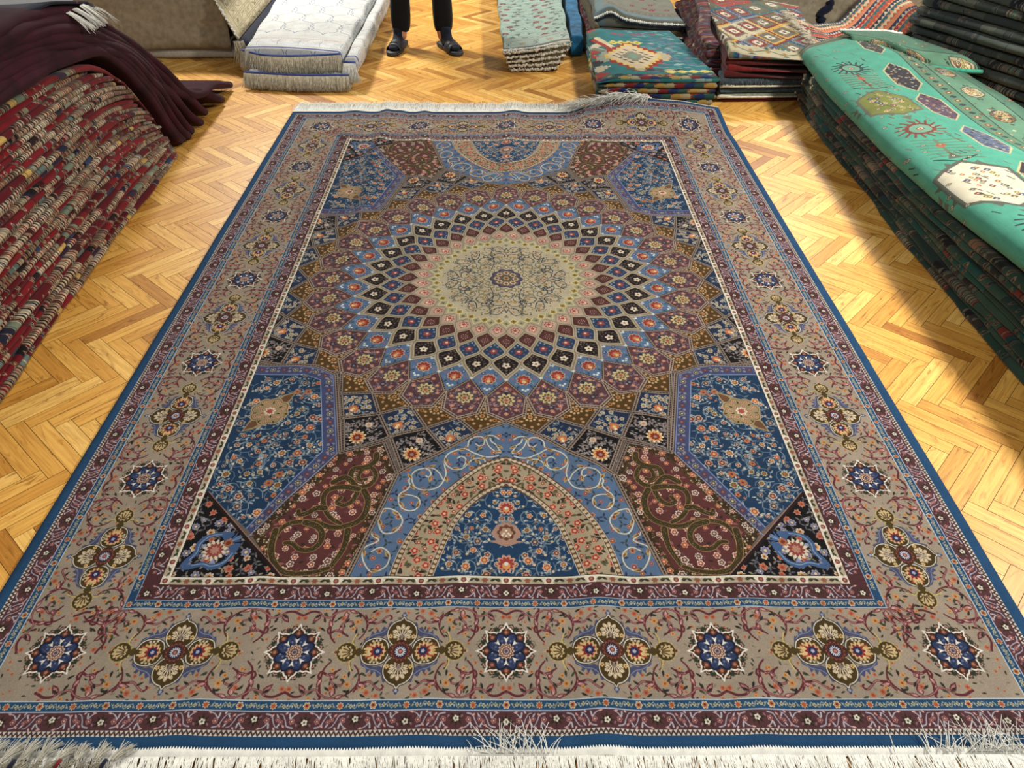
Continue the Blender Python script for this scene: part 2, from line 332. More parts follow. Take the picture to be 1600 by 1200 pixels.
    for k, (a, hexa, och, bk, kk) in enumerate(TIN):
        q = a + h2; t = math.radians(a); t2 = math.radians(q)
        e = lambda r, d: pol(r, a + d)
        # hexagon: rust tip, cream palmette
        c.poly([pol(R4 + .01, a), pol(.548, a + 2.8), pol(.548, a - 2.8)], (126, 58, 44))
        x, y = pol(.572, a); c.at(x, y, -t)
        for _ in range(130):
            u, v = rnd.uniform(-.052, .052), rnd.uniform(-.045, .066)
            if abs(u) > .054 - max(0, abs(v - .01) - .02) * .75: continue
            leaf(c, u, v, rnd.uniform(0, 6.3), rnd.uniform(.009, .014), .0052, rnd.choice(((128, 104, 128), (150, 110, 112), (70, 44, 56), (176, 130, 112), (90, 96, 110))))
        for sx, sy in ((-.022, -.022), (.022, -.022), (-.036, .004), (.036, .004), (-.026, .040), (.026, .040), (0, .056), (0, -.044)): flower(c, sx, sy, .0062, 5, ((206, 150, 120), (180, 90, 70), (230, 200, 150)))
        c.blob(0, 0, .0300, (66, 76, 84), 9, .3); c.blob(0, .002, .0262, (112, 76, 78), 9, .3); c.blob(0, .002, .0245, (204, 184, 122), 9, .38, .2); c.blob(0, .003, .0160, (104, 84, 70), 9, .3, .2); c.blob(0, .004, .0110, (196, 170, 110), 7, .4); c.blob(0, .004, .0062, (166, 84, 56), 6, .3); c.blob(0, -.022, .0062, (36, 42, 62), 4, .3); c.blob(0, .040, .0095, (54, 50, 62), 5, .3); c.blob(0, .040, .004, (130, 120, 130))
        # ochre: ivory-gold rosette
        x, y = pol(.640, q); c.at(x, y, -t2)
        for n in range(9): ang = n * 2 * PI / 9; c.blob(.0155 * math.sin(ang), .0130 * math.cos(ang), .0040, (206, 170, 118), 5, .3)
        c.blob(0, 0, .0075, (196, 150, 84), 6, .35); c.blob(0, 0, .0036, (150, 70, 40))
        for sx in (-.034, .034): c.blob(sx, .012, .0062, (186, 126, 60), 5, .3); c.blob(sx, .012, .003, (84, 50, 20))
        for sx, sy in ((0, -.040), (-.018, .028), (.018, .028), (0, .036), (0, -.026), (.024, .014), (-.024, .014), (-.046, .016), (.046, .016), (0, .048), (-.008, -.034), (.008, -.034)): flower(c, sx, sy, .0046, 5, ((200, 160, 110), (176, 110, 60), (230, 200, 150)))
        # dark-blue kite
        x, y = pol(.716, a); c.at(x, y, -t)
        for _ in range(170):
            u, v = rnd.uniform(-.062, .062), rnd.uniform(-.062, .056)
            if abs(u) / .070 + abs(v) / .060 > .86: continue
            if rnd.random() < .33: flower(c, u, v, rnd.uniform(.0045, .0075), 5, ((206, 196, 168), (150, 140, 110), (170, 100, 60)))
            else: leaf(c, u, v, rnd.uniform(0, 6.3), .0125, .0050, rnd.choice(((130, 146, 156), (176, 170, 146), (90, 110, 128), (60, 84, 110))))
        flower(c, 0, .012, .0145, 9, ((186, 96, 60), (206, 122, 60), (230, 200, 120)))
        c.blob(0, .020, .0045, (236, 224, 190), 5, .3)
        # black kite: flame flower and ivory bud
        x, y = pol(.790, q); c.at(x, y, -t2)
        for _ in range(420):
            u, v = rnd.uniform(-.072, .072), rnd.uniform(-.085, .072)
            if abs(u) / .078 + abs(v) / .086 > .84: continue
            if rnd.random() < .25: flower(c, u, v, rnd.uniform(.003, .0048), 5, ((150, 136, 130), (104, 80, 92), (180, 160, 140)))
            else: leaf(c, u, v, rnd.uniform(0, 6.3), .0115, .0046, rnd.choice(((140, 136, 138), (112, 108, 116), (160, 150, 142), (92, 84, 80))))
        c.blob(0, .012, .0235, (238, 206, 148), 11, .42); c.blob(0, .012, .0178, (222, 140, 60), 11, .35); c.blob(0, .013, .0128, (132, 36, 18), 9, .3); c.blob(0, .014, .0052, (150, 130, 120), 5, .3)
        c.blob(0, -.036, .0100, (206, 186, 160), 7, .2); c.blob(0, -.036, .0050, (190, 140, 110), 5, .3)
    c.at()
    for (a, hexa, och, bk, kk) in TIN:
        for p in (bk[:2], bk[2:3] + bk[1:2], bk[3:] + bk[:1], bk[2:], kk[1:3], kk[2:]): band(c, p, .0125, (44, 34, 34), (144, 128, 114))
    for (a, hexa, och, bk, kk) in TIN:
        band(c, hexa[:2], .0115); band(c, [hexa[0], hexa[5]], .0115)
        for p in (hexa[1:4], hexa[3:]): band(c, p, .0130, (60, 46, 40), (166, 142, 122))
    # ---- spandrels
    strip = [(FA, .431), (.582, .428), (.545, .434), (.476, .468), (.412, .757), (.563, 1.000)]
    diag = [(.6985, .887), (.476, 1.107)]
    sp = strip + [diag[0], (FA, .887)]
    c.poly(sp, (64, 74, 118))
    pan = [(FA, .470), (.592, .472), (.566, .468), (.513, .4975), (.4565, .755), (.581, .984), (.6985, .887), (FA, .88)]
    for i, (x, y, a) in enumerate(along([(.70, .451), (.585, .450), (.556, .452), (.494, .482), (.4355, .757), (.572, .992)], .0315, .012)):
        c.at(x, y, a)
        if i % 2: c.blob(0, 0, .0092, (150, 146, 130), 8, .35); c.blob(0, 0, .0062, (64, 56, 66), 6, .3); c.blob(0, 0, .0028, (206, 190, 140))
        else: c.blob(0, 0, .0078, (104, 58, 62), 8, .25); c.blob(0, 0, .0030, (150, 100, 96))
        for sx in (-.0155, .0155):
            for sy in (-.006, .006): flower(c, sx, sy, .0042, 5, ((160, 150, 160), (112, 86, 112), (196, 180, 170)))
            leaf(c, sx, 0, 1.2, .008, .004, (40, 48, 86))
    c.at()
    c.poly(pan, BLUE); c.line([pan[0]] + pan[1:6], .0024, (126, 150, 196))
    band(c, strip, .0125, (44, 34, 34), (148, 130, 116)); c.line([(p[0] + .008, p[1] + .006) for p in strip], .002, (126, 146, 192))
    m0 = c.mask
    def clip(pts):
        t = Canvas(0, 0, RA, RB, px, (0, 0, 0)); t.poly(pts, (255, 255, 255)); return t.im[..., 0] * m0
    def sprays(reg, step, seed, big=1.):
        rn = random.Random(seed); pts = []
        scatter(c, reg, step, lambda x, y, k: pts.append((x, y, k)), rn, .30)
        for x, y, k in pts:
            a = rn.uniform(0, 6.3); R = rn.uniform(.018, .034) * big
            v = [(x + R * (1 - .1 * i) * math.cos(a + i * .62), y + R * (1 - .1 * i) * math.sin(a + i * .62)) for i in range(6)]
            c.line(v, .0024, (124, 146, 158) if k % 2 else (92, 116, 140), .001); w_ = [(x - (p - x) * .8, y - (q - y) * .8 + .004) for p, q in v]; c.line(w_, .0020, (96, 120, 140), .001); leaf(c, w_[3][0], w_[3][1], a + k, .013, .005, (150, 164, 168)); leaf(c, w_[5][0], w_[5][1], a - k, .011, .0045, (190, 190, 176))
            for i in (1, 3): leaf(c, v[i][0], v[i][1], a + i * .62 + rn.choice((.3, 2.6)), rn.uniform(.012, .020) * big, .0062 * big, rn.choice(((96, 120, 136), (150, 160, 156), (76, 102, 130), (112, 104, 96))))
            leaf(c, v[4][0], v[4][1], a, .012, .005, (170, 176, 168))
        for x, y, k in pts:
            r = rn.choice((.0062, .0085, .0112, .0078)) * big
            cols = rn.choice((((226, 190, 150), (186, 84, 44), (226, 176, 92)), ((206, 140, 96), (170, 62, 44), (222, 176, 110)), ((220, 200, 170), (150, 90, 56), (196, 150, 80)), ((206, 190, 170), (120, 44, 44), (206, 160, 110)), ((186, 104, 60), (176, 112, 66), (130, 44, 32)), ((206, 190, 144), (112, 92, 60), (180, 90, 50)), ((150, 150, 150), (84, 64, 70), (196, 160, 120)), ((196, 160, 134), (112, 40, 40), (206, 160, 120))))
            flower(c, x, y, r, rn.choice((5, 6, 7, 8)), cols, rn.uniform(0, 1))
            c.blob(x + .013, y + .010, .0036, cols[0], 5, .3); c.blob(x - .011, y + .014, .003, (160, 176, 184), 4, .4)
    c.mask = clip(pan)
    sprays(polyreg(pan), .038, 3)
    # beige medallion and its finials
    c.at(.6235, .615, math.atan2(.12, .086))
    for sg in (1, -1): leaf(c, 0, 0, 0 if sg > 0 else PI, .092, .05, (160, 140, 98)); leaf(c, sg * .03, 0, 0 if sg > 0 else PI, .054, .028, (112, 74, 46))
    c.blob(0, 0, .0525, (176, 158, 112), 8, .16, .39); c.blob(0, 0, .049, (120, 92, 58), 8, .16, .39); c.blob(0, 0, .0465, (160, 138, 96), 8, .16, .39)
    for n in range(30):
        ang = n * 2.4; rr = .042 * math.sqrt((n + .5) / 30)
        (flower(c, rr * math.cos(ang), rr * math.sin(ang), .0062, 6, ((206, 172, 130), (150, 66, 44), (226, 190, 150))) if n % 3 else leaf(c, rr * math.cos(ang), rr * math.sin(ang), ang, .012, .006, (70, 64, 36)))
    c.blob(0, 0, .016, (226, 206, 180), 8, .4); c.blob(0, 0, .010, (170, 70, 56), 8, .4)
    c.at(); c.mask = m0
    # ---- burgundy panel with olive scrolls
    bp = [(.412, .760), (.307, .7255), (.262, .832), (.338, 1.112), (.4761, 1.112), (.563, 1.003)]
    c.poly(bp, (96, 48, 46)); c.mask = clip(bp)
    bl = bp + bp[:1]
    c.line(bl, .046, (76, 54, 28)); c.line(bl, .030, (62, 44, 26))
    ins = inpoly(bp); rn = random.Random(5)
    for x, y, a in along(bl, .0052):
        for _ in range(3):
            d = rn.uniform(-.022, .022); c.blob(x - d * math.sin(a), y + d * math.cos(a), rn.choice((.0014, .0019, .0026)), rn.choice(((170, 150, 84), (150, 84, 56), (206, 190, 150), (104, 110, 84))))
    def filler(x, y, k):
        if k % 2: flower(c, x, y, rn.uniform(.006, .010), rn.choice((5, 6, 8)), rn.choice((((226, 196, 176), (150, 60, 54), (226, 190, 140)), ((206, 140, 110), (176, 76, 48), (230, 190, 120)), ((220, 210, 196), (112, 60, 56), (200, 180, 150)))))
        else: leaf(c, x, y, rn.uniform(0, 6.3), .014, .007, rn.choice(((56, 40, 36), (150, 84, 84), (112, 60, 64))))
    scatter(c, polyreg(bp), .021, filler, rn, .35)
    for q in BUR:
        p = smooth(q, 5); c.line(p, .0165, (164, 128, 78), .011); c.line(p, .0138, (66, 54, 26), .0085)
        for x, y, a in along(p, .004):
            d = rn.uniform(-.004, .004); c.blob(x - d * math.sin(a), y + d * math.cos(a), .0011, rn.choice(((112, 96, 44), (96, 56, 40), (128, 122, 84))))
    c.mask = m0
    # ---- arch: light blue with white scrolls, beige band, dark blue niche
    arch = [(0, .6555), (.082, .690), (.158, .748), (.235, .800), (.262, .832), (.338, 1.112), (0, 1.112)]
    ab = smooth([(.2415, 1.112), (.2215, 1.029), (.1863, .9525), (.1400, .8842), (.0900, .8330), (.0500, .8020), (0, .7800)], 6)
    ai = smooth([(.1635, 1.112), (.142, 1.035), (.1195, .972), (.0880, .9230), (.0450, .8830), (0, .8560)], 6)
    c.poly(arch, LBLUE); c.mask = clip(arch)
    rn = random.Random(9)
    def bl_fill(x, y, k):
        if k % 2: flower(c, x, y, rn.uniform(.0055, .0085), rn.choice((5, 6, 7)), rn.choice((((186, 120, 90), (150, 62, 44), (222, 170, 90)), ((170, 110, 120), (140, 56, 60), (206, 160, 120)), ((196, 150, 110), (180, 90, 50), (90, 50, 40)))))
        else:
            for d in (0, 2.1, 4.2): leaf(c, x, y, k + d, .013, .006, (44, 56, 84) if k % 4 else (58, 70, 74))
    scatter(c, polyreg(arch), .0245, bl_fill, rn, .33)
    for q in ARC:
        p = smooth(q, 5); c.line(p, .0060, (104, 100, 92)); c.line(p, .0038, (196, 206, 204), .0030)
    for q in ARC:
        p = smooth(q, 3)
        for x, y, a in along(p, .06, .03): leaf(c, x, y, a + .5, .020, .010, (186, 150, 84)); leaf(c, x, y, a + .5, .014, .004, (112, 70, 40))
    c.mask = m0
    c.poly(ab + [(0, 1.112)], (172, 154, 122)); c.mask = clip(ab + [(0, 1.112)])
    mid = [((p[0] + q[0]) / 2, (p[1] + q[1]) / 2) for p, q in zip(ab, ai)]
    ring = ab + ai[::-1]
    scatter(c, polyreg(ring), .0115, lambda x, y, k: leaf(c, x, y, rn.uniform(0, 6.3), .017, .0078, ((52, 40, 32), (96, 88, 56), (60, 46, 36))[k % 3]) if k % 3 else None, rn, .4)
    scatter(c, polyreg(ring), .0270, lambda x, y, k: flower(c, x, y, .0112 if k % 2 else .0072, 6 - k % 2, ((206, 140, 104), (172, 52, 42), (226, 180, 130)) if k % 2 else ((206, 150, 120), (150, 70, 50), (220, 190, 150))), rn, .28)
    c.mask = m0
    niche = ai + [(0, 1.112)]
    c.poly(niche, (22, 62, 100)); c.mask = clip(niche)
    sprays(polyreg(niche), .036, 21, .95)
    c.at(0, .999)                                         # lotus on the axis
    c.poly([(0, -.030), (.022, -.022), (.034, 0), (.022, .018), (.040, .020), (.022, .026), (0, .034), (-.022, .026), (-.040, .020), (-.022, .018), (-.034, 0), (-.022, -.022)], (176, 136, 116))
    c.blob(0, -.003, .021, (110, 64, 44), 8, .2); c.blob(0, -.002, .015, (178, 140, 110), 6, .25)
    for u, v in ((0, -.008), (-.005, 0), (.005, 0), (0, .006), (-.009, .004), (.009, .004)): c.blob(u, v, .0026, (236, 224, 204))
    for y, r in ((.929, .020), (1.076, .023)):
        c.at(0, y); c.blob(0, 0, r, (206, 150, 116), 10, .3); c.blob(0, 0, r * .76, (160, 52, 44), 10, .3); c.blob(0, r * .2, r * .38, (222, 150, 70)); c.blob(0, 0, r * .2, (220, 220, 210))
    c.at(); c.mask = m0
    for p in (ab, ai):
        c.line(p, .0150, (104, 74, 44)); spandots(c, p, .0125, .0043, (206, 184, 150)); 
        for sg in (-1, 1):
            pp = [(x + sg * .0078 * (1 if sg < 0 else 1), y + sg * .004) for x, y in p]; c.line(pp, .0016, (206, 196, 176))
    bandp = [(0, .6555), (.082, .698), (.158, .756), (.233, .806), (.262, .832), (.338, 1.112)]
    band(c, bandp, .0125, (44, 34, 34), (148, 130, 112)); band(c, [bp[1], bp[2]], .011, (44, 34, 34), (140, 122, 110)); band(c, [bp[0], bp[1]], .011, (44, 34, 34), (140, 122, 110)); band(c, [bp[2], (.338, 1.112)], .0125, (44, 34, 34), (148, 130, 112))
    # ---- black corner
    co = [diag[0], (FA, .887), (FA, FB), diag[1]]
    c.poly(co, BLK); c.mask = clip(co)
    rn = random.Random(11)
    def co_fill(x, y, k):
        for d in range(3): leaf(c, x, y, k * 1.7 + d * 2.1, .012, .0055, rn.choice(((112, 112, 110), (84, 84, 96), (150, 140, 120))))
        if k % 2: flower(c, x, y, rn.uniform(.006, .0115), rn.choice((5, 6, 8)), rn.choice((((206, 126, 90), (186, 92, 66), (150, 60, 40)), ((222, 206, 186), (206, 150, 84), (120, 60, 40)), ((150, 150, 176), (112, 108, 140), (226, 200, 140)))))
    scatter(c, polyreg(co), .0205, co_fill, rn, .3)
    c.at(.6334, 1.0407, math.atan2(-.034, -.0545) )
    for m in (1, -1):
        c.at(.6334, 1.0407, math.atan2(.034, .0445), 1, m)
        c.poly(smooth([(.050, .006), (.030, .012), (.018, .030), (-.004, .036), (-.024, .026), (-.028, .008), (-.050, .014), (-.044, .026), (-.022, .040), (.004, .048), (.026, .040), (.038, .022), (.060, .014), (.074, .004), (.060, 0)], 4, True), (58, 92, 140))
        c.line(smooth([(.052, .008), (.032, .018), (.020, .034), (-.004, .041), (-.028, .030)], 4), .0022, (130, 160, 190))
        c.poly([(-.030, 0), (-.064, .018), (-.050, .006), (-.072, 0)], (58, 96, 150)); c.line([(-.034, 0), (-.068, .004)], .0018, (130, 160, 190))
        c.blob(.014, .024, .0055, (140, 150, 190), 5, .3)
    c.blob(0, 0, .027, (222, 208, 180), 14, .32); c.blob(0, 0, .0195, (150, 66, 54), 12, .3); c.blob(0, 0, .0105, (190, 130, 110), 8, .4); c.blob(-.030, 0, .010, (180, 100, 56), 7, .2); c.blob(-.030, 0, .005, (120, 50, 30))
    c.at(); c.mask = m0
    c.line(diag, .0075, (40, 24, 22)); c.line([(p[0] - .003, p[1] - .003) for p in diag], .0018, (160, 120, 110))
    # ---- ogee lattice of the medallion
    c.mask = None
    rr = np.sqrt(X * X + Y * Y); th = np.degrees(np.arctan2(X, Y)); ph = np.abs((th + h2) % H - h2)      # 0 on an axis, h2 half way
    nodes = [(.238, h2), (.278, 0.), (.318, h2), (.375, 0.), (.424, h2), (R4, 0.)]
    pc = np.full(rr.shape, -9., np.float32); sl = np.zeros(rr.shape, np.float32)
    for (ra, fa), (rb, fb) in zip(nodes, nodes[1:]):
        m = (rr >= ra) & (rr < rb); t = (rr[m] - ra) / (rb - ra)
        s_ = .30 * t + .70 * (1 - np.cos(PI * t)) / 2
        pc[m] = fa + (fb - fa) * s_; sl[m] = (fb - fa) / (rb - ra) * (.30 + .70 * PI / 2 * np.sin(PI * t))
    onax = ph < pc
    col = np.zeros(rr.shape + (3,), np.float32); put = lambda m, k: col.__setitem__(m, sr(*k))
    # light-blue kites first (straight lower sides)
    for k in range(-1, 9):
        q = k * H + h2; c.poly([pol(.424, q), pol(R4, q - h2), pol(R5 - .006, q), pol(R4, q + h2)], (82, 112, 150))
    inl = (rr < R4) & (rr >= .238)
    put(inl & ~onax & (rr < .318), (196, 158, 136)); put(inl & onax & (rr >= .27) & (rr < .375), (84, 42, 36)); put(inl & ~onax & (rr >= .318) & (rr < .424), (34, 62, 96))
    put(inl & onax & (rr >= .375), (30, 22, 20)); put(inl & ~onax & (rr >= .424), (82, 112, 150)); put(inl & onax & (rr < .278), (176, 164, 128))
    use = inl[..., None]; c.im = np.where(use, col, c.im)
    flw = []
    for k in range(-1, 9):
        a = k * H; q = a + h2; t, t2 = math.radians(a), math.radians(q)
        x, y = pol(.2735, q); c.at(x, y, -t2)                          # pink leaves
        c.blob(0, .001, .0150, (150, 56, 46), 7, .45); c.blob(0, .002, .0115, (222, 190, 160), 7, .5); c.blob(0, .001, .0062, (176, 60, 44), 5, .3); c.blob(0, .016, .0040, (150, 60, 50), 3, .4); c.blob(0, .012, .003, (236, 220, 196))
        x, y = pol(.3262, a); c.at(x, y, -t)                           # brown leaves
        c.blob(0, 0, .0152, (112, 66, 60), 4, .25); c.blob(0, 0, .0128, (78, 38, 34), 4, .25)
        for n in range(8): c.blob(.0092 * math.cos(n * PI / 4), .0092 * math.sin(n * PI / 4), .0017, (190, 150, 136))
        c.blob(0, 0, .0050, (150, 96, 90), 6, .3); c.blob(0, 0, .0026, (90, 40, 36))
        for sy in (-.021, .020): c.blob(0, sy, .0028, (140, 90, 80), 3, .4)
        x, y = pol(.374, q); c.at(x, y, -t2)                           # blue leaves
        for u, v in ((-.020, -.004), (.020, -.004), (0, -.028), (-.010, -.020), (.010, -.020), (-.014, .012), (.014, .012), (0, .022)): c.blob(u, v, .0035, (150, 164, 176) if v < -.01 else (104, 92, 120), 5, .35)
        c.blob(0, .001, .0138, (112, 60, 72), 5, .35); c.blob(0, .001, .0105, (164, 58, 54), 5, .35); c.blob(0, -.001, .0045, (214, 196, 176), 4, .3)
        x, y = pol(.434, a); c.at(x, y, -t)                            # black leaves
        for n in range(14): ang = n * 2 * PI / 14; leaf(c, .0185 * math.cos(ang), .0175 * math.sin(ang), ang + .7, .0115, .0064, (96, 82, 78) if n % 2 else (70, 54, 50))
        for u, v in ((0, -.036), (0, .034), (-.007, -.030), (.007, -.030)): c.blob(u, v, .0035, (116, 96, 88), 4, .4)
        c.blob(0, 0, .0138, (150, 128, 110), 5, .42, .3); c.blob(0, 0, .0118, (226, 212, 188), 5, .42, .3); c.blob(0, 0, .0038, (112, 80, 60))
        x, y = pol(.4955, q); c.at(x, y, -t2)                          # light-blue kites
        for u, v in ((0, -.042), (-.006, -.047), (.006, -.047), (0, .044), (-.007, .039), (.007, .039)): c.blob(u, v, .0042, (214, 220, 214), 4, .4)
        for u in (-1, 1):
            c.blob(u * .018, -.024, .0068, (46, 66, 104), 6, .3); c.blob(u * .018, -.024, .003, (150, 160, 176)); c.blob(u * .030, -.006, .0045, (150, 96, 104), 5, .3); leaf(c, u * .015, .022, PI / 2 - u * .5, .016, .008, (46, 80, 104)); leaf(c, u * .024, .010, PI / 2, .012, .006, (112, 136, 150))
        c.blob(0, 0, .0225, (206, 170, 140), 9, .26); c.blob(0, 0, .0195, (150, 46, 28), 9, .26); c.blob(0, .004, .0128, (196, 96, 48), 8, .3); c.blob(0, .009, .0060, (230, 196, 130), 5, .3); c.blob(0, 0, .0046, (206, 150, 120), 5, .3)
    c.at()
    dist = np.abs(ph - pc) * (PI / 180) * rr / np.sqrt(1 + (rr * sl * PI / 180) ** 2)
    w = .0050 + .0016 * np.clip((rr - .28) / .2, 0, 1)
    m = (rr > .242) & (rr < R4)
    for ww, k in ((w, (176, 160, 132)), (w * .22, (128, 118, 96))):
        al = np.where(m, np.clip(.5 + (ww - dist) / px, 0, 1), 0)[..., None]; c.im += al * (sr(*k).astype(np.float32) - c.im)
    for k in range(-1, 10): x, y = pol(R4 + .001, k * H); c.blob(x, y, .0055, (206, 214, 210), 4, .4)
    # ---- scalloped ring and cream heart
    hm = (rr < .243); c.im[hm] = sr(186, 174, 142)
    for k in range(-1, 17):
        a = k * h2 * 1.0; 
        if k % 2 == 0:
            x, y = pol(.2385, a); c.at(x, y, -math.radians(a)); c.poly([(-.0165, 0), (0, -.020), (.0165, 0), (0, .0215)], (220, 208, 150)); c.poly([(-.0135, 0), (0, -.017), (.0135, 0), (0, .018)], (170, 160, 120)); c.blob(0, .002, .006, (104, 112, 84), 4, .5)
        else:
            x, y = pol(.2300, a); c.at(x, y, -math.radians(a)); c.poly([(-.0130, 0), (0, -.0155), (.0130, 0), (0, .0155)], (226, 214, 140)); c.poly([(-.0105, 0), (0, -.0125), (.0105, 0), (0, .0125)], (160, 136, 60)); c.blob(0, 0, .0045, (112, 84, 36), 4, .4)
    c.at(); hm2 = (rr < .212).astype(np.float32); c.mask = hm2
    rn = random.Random(4)
    for k in range(0, 12):
        for mir in (1, -1):
            c.at(0, 0, -math.radians(k * 11.25 * 2), mir, 1)
            if k % 2 == 0:
                c.line(smooth([(.004, .075), (.030, .090), (.052, .116), (.044, .146), (.016, .150), (.006, .136), (.020, .124)], 4), .0028, (56, 60, 72))
                c.line(smooth([(.0, .185), (.012, .160), (.036, .168), (.056, .190)], 4), .0034, (48, 52, 66)); c.line(smooth([(.052, .116), (.064, .130), (.060, .152), (.044, .156), (.040, .146)], 4), .0030, (48, 52, 66)); c.line(smooth([(.0, .150), (.008, .172), (.024, .196), (.040, .196), (.046, .186), (.038, .180)], 4), .0026, (70, 74, 80))
                c.line(smooth([(.020, .090), (.016, .110), (.004, .118)], 3), .0022, (84, 84, 84)); leaf(c, .050, .118, 2.2, .020, .008, (66, 70, 76))
                flower(c, .028, .130, .0085, 6, ((196, 170, 110), (164, 136, 70), (190, 120, 90))); flower(c, .022, .178, .0068, 5, ((206, 176, 140), (190, 140, 100), (120, 100, 60))); flower(c, .0, .098, .0080, 6, ((190, 166, 100), (160, 130, 70), (120, 90, 50)))
            else:
                c.line(smooth([(.0, .090), (.018, .100), (.022, .122), (.006, .140), (.010, .165), (.032, .200)], 4), .0022, (70, 74, 80))
                flower(c, .012, .185, .0062, 5, ((196, 176, 120), (176, 150, 90), (120, 100, 60)))
            for _ in range(26):
                u, v = rn.uniform(-.005, .055), rn.uniform(.062, .215); (flower(c, u, v, rn.uniform(.004, .0065), 5, rn.choice((((206, 184, 140), (176, 146, 96), (150, 96, 70)), ((200, 170, 140), (184, 120, 90), (206, 180, 140)), ((150, 144, 112), (112, 112, 84), (190, 170, 120))))) if rn.random() < .4 else None); leaf(c, u, v, rn.uniform(0, 6.3), .009, .0042, rn.choice(((70, 74, 70), (112, 112, 84), (96, 100, 96))))
    c.at()
    for k in range(16):
        a = k * PI / 8; c.blob(.066 * math.sin(a), .066 * math.cos(a), .0095, (84, 80, 60), 5, .3); c.blob(.066 * math.sin(a), .066 * math.cos(a), .0068, (196, 182, 132), 5, .3)
    c.blob(0, 0, .056, (74, 68, 96), 10, .14); c.blob(0, 0, .046, (112, 92, 80), 10, .2)
    for k in range(8): a = k * PI / 4; c.blob(.031 * math.sin(a), .031 * math.cos(a), .0108, (206, 180, 140), 6, .25); c.blob(.031 * math.sin(a), .031 * math.cos(a), .0062, (120, 84, 70), 5, .3)
    c.blob(0, 0, .0185, (84, 84, 60), 8, .25); c.blob(0, 0, .012, (176, 150, 100), 6, .3); c.blob(0, 0, .006, (130, 60, 40))
    c.mask = None
    q = c.im
    q = np.asarray(q, np.float32); g = q.mean(2, keepdims=True); q = np.clip(g + (q - g) * .86, 0, 1)
    q = np.concatenate([q[::-1], q], 0); return np.concatenate([q[:, ::-1], q], 1)
# ------------------------------------------------------------------ scene helpers
SC = bpy.context.scene; COL = SC.collection
def tag(o, label=None, cat=None, group=None, kind=None):
    if label: o['label'] = label
    if cat: o['category'] = cat
    if group: o['group'] = group
    if kind: o['kind'] = kind
    return o
def empty(name, loc=(0, 0, 0)):
    o = bpy.data.objects.new(name, None); o.location = loc; COL.objects.link(o); return o
def mesh(name, V, F, mat, parent=None, UV=None, smooth=True, colors=None, mids=None, solid=False):
    me = bpy.data.meshes.new(name); me.from_pydata([tuple(v) for v in V], [], [tuple(f) for f in F])
    for m in (mat if isinstance(mat, (list, tuple)) else [mat]): me.materials.append(m)
    if UV is not None:
        ul = me.uv_layers.new(name='UVMap'); li = np.empty(len(me.loops), np.int32); me.loops.foreach_get('vertex_index', li)
        ul.data.foreach_set('uv', np.asarray(UV, np.float32)[li].ravel())
    if colors is not None:
        ca = me.color_attributes.new('tone', 'FLOAT_COLOR', 'POINT'); ca.data.foreach_set('color', np.asarray(colors, np.float32).ravel())
    if mids is not None: me.polygons.foreach_set('material_index', np.asarray(mids, np.int32))
    if smooth: me.polygons.foreach_set('use_smooth', [True] * len(me.polygons))
    me.update()
    if solid:
        bm = bmesh.new(); bm.from_mesh(me); bmesh.ops.recalc_face_normals(bm, faces=bm.faces); bm.to_mesh(me); bm.free()
    o = bpy.data.objects.new(name, me); COL.objects.link(o)
    if parent: o.parent = parent
    return o
def image(name, arr):
    h, w = arr.shape[:2]; v = np.clip(arr, 0, 1)
    v = np.where(v <= .0031308, v * 12.92, 1.055 * np.power(np.maximum(v, 1e-6), 1 / 2.4) - .055)
    im = bpy.data.images.new(name, w, h); b = np.ones((h, w, 4), np.float32); b[..., :3] = v[::-1]
    im.pixels.foreach_set(b.ravel()); im.update(); im.pack(); return im
class NT:
    def __init__(s, name):
        s.m = bpy.data.materials.new(name); s.m.use_nodes = True; s.t = s.m.node_tree; s.b = s.t.nodes['Principled BSDF']
    def n(s, typ, **kw):
        x = s.t.nodes.new(typ)
        for k, v in kw.items():
            if k in x.inputs: x.inputs[k].default_value = v
            else: setattr(x, k, v)
        return x
    def l(s, a, b): s.t.links.new(a, b)
    def mix(s, a, b, fac, blend='MIX'):
        x = s.t.nodes.new('ShaderNodeMix'); x.data_type = 'RGBA'; x.blend_type = blend
        for v, k in ((fac, 0), (a, 6), (b, 7)):
            if hasattr(v, 'links'): s.l(v, x.inputs[k])
            else: x.inputs[k].default_value = v if k == 0 else (*v, 1)
        return x.outputs[2]
    def ramp(s, fac, stops, interp='LINEAR'):
        x = s.t.nodes.new('ShaderNodeValToRGB'); x.color_ramp.interpolation = interp
        e = x.color_ramp.elements
        while len(e) < len(stops): e.new(.5)
        for q, (p, c) in zip(e, stops): q.position = p; q.color = (*sr(*c), 1)
        s.l(fac, x.inputs[0]); return x.outputs[0]
    def bump(s, h, strength, dist=.002):
        x = s.n('ShaderNodeBump'); x.inputs['Strength'].default_value = strength; x.inputs['Distance'].default_value = dist
        s.l(h, x.inputs['Height']); s.l(x.outputs[0], s.b.inputs['Normal'])
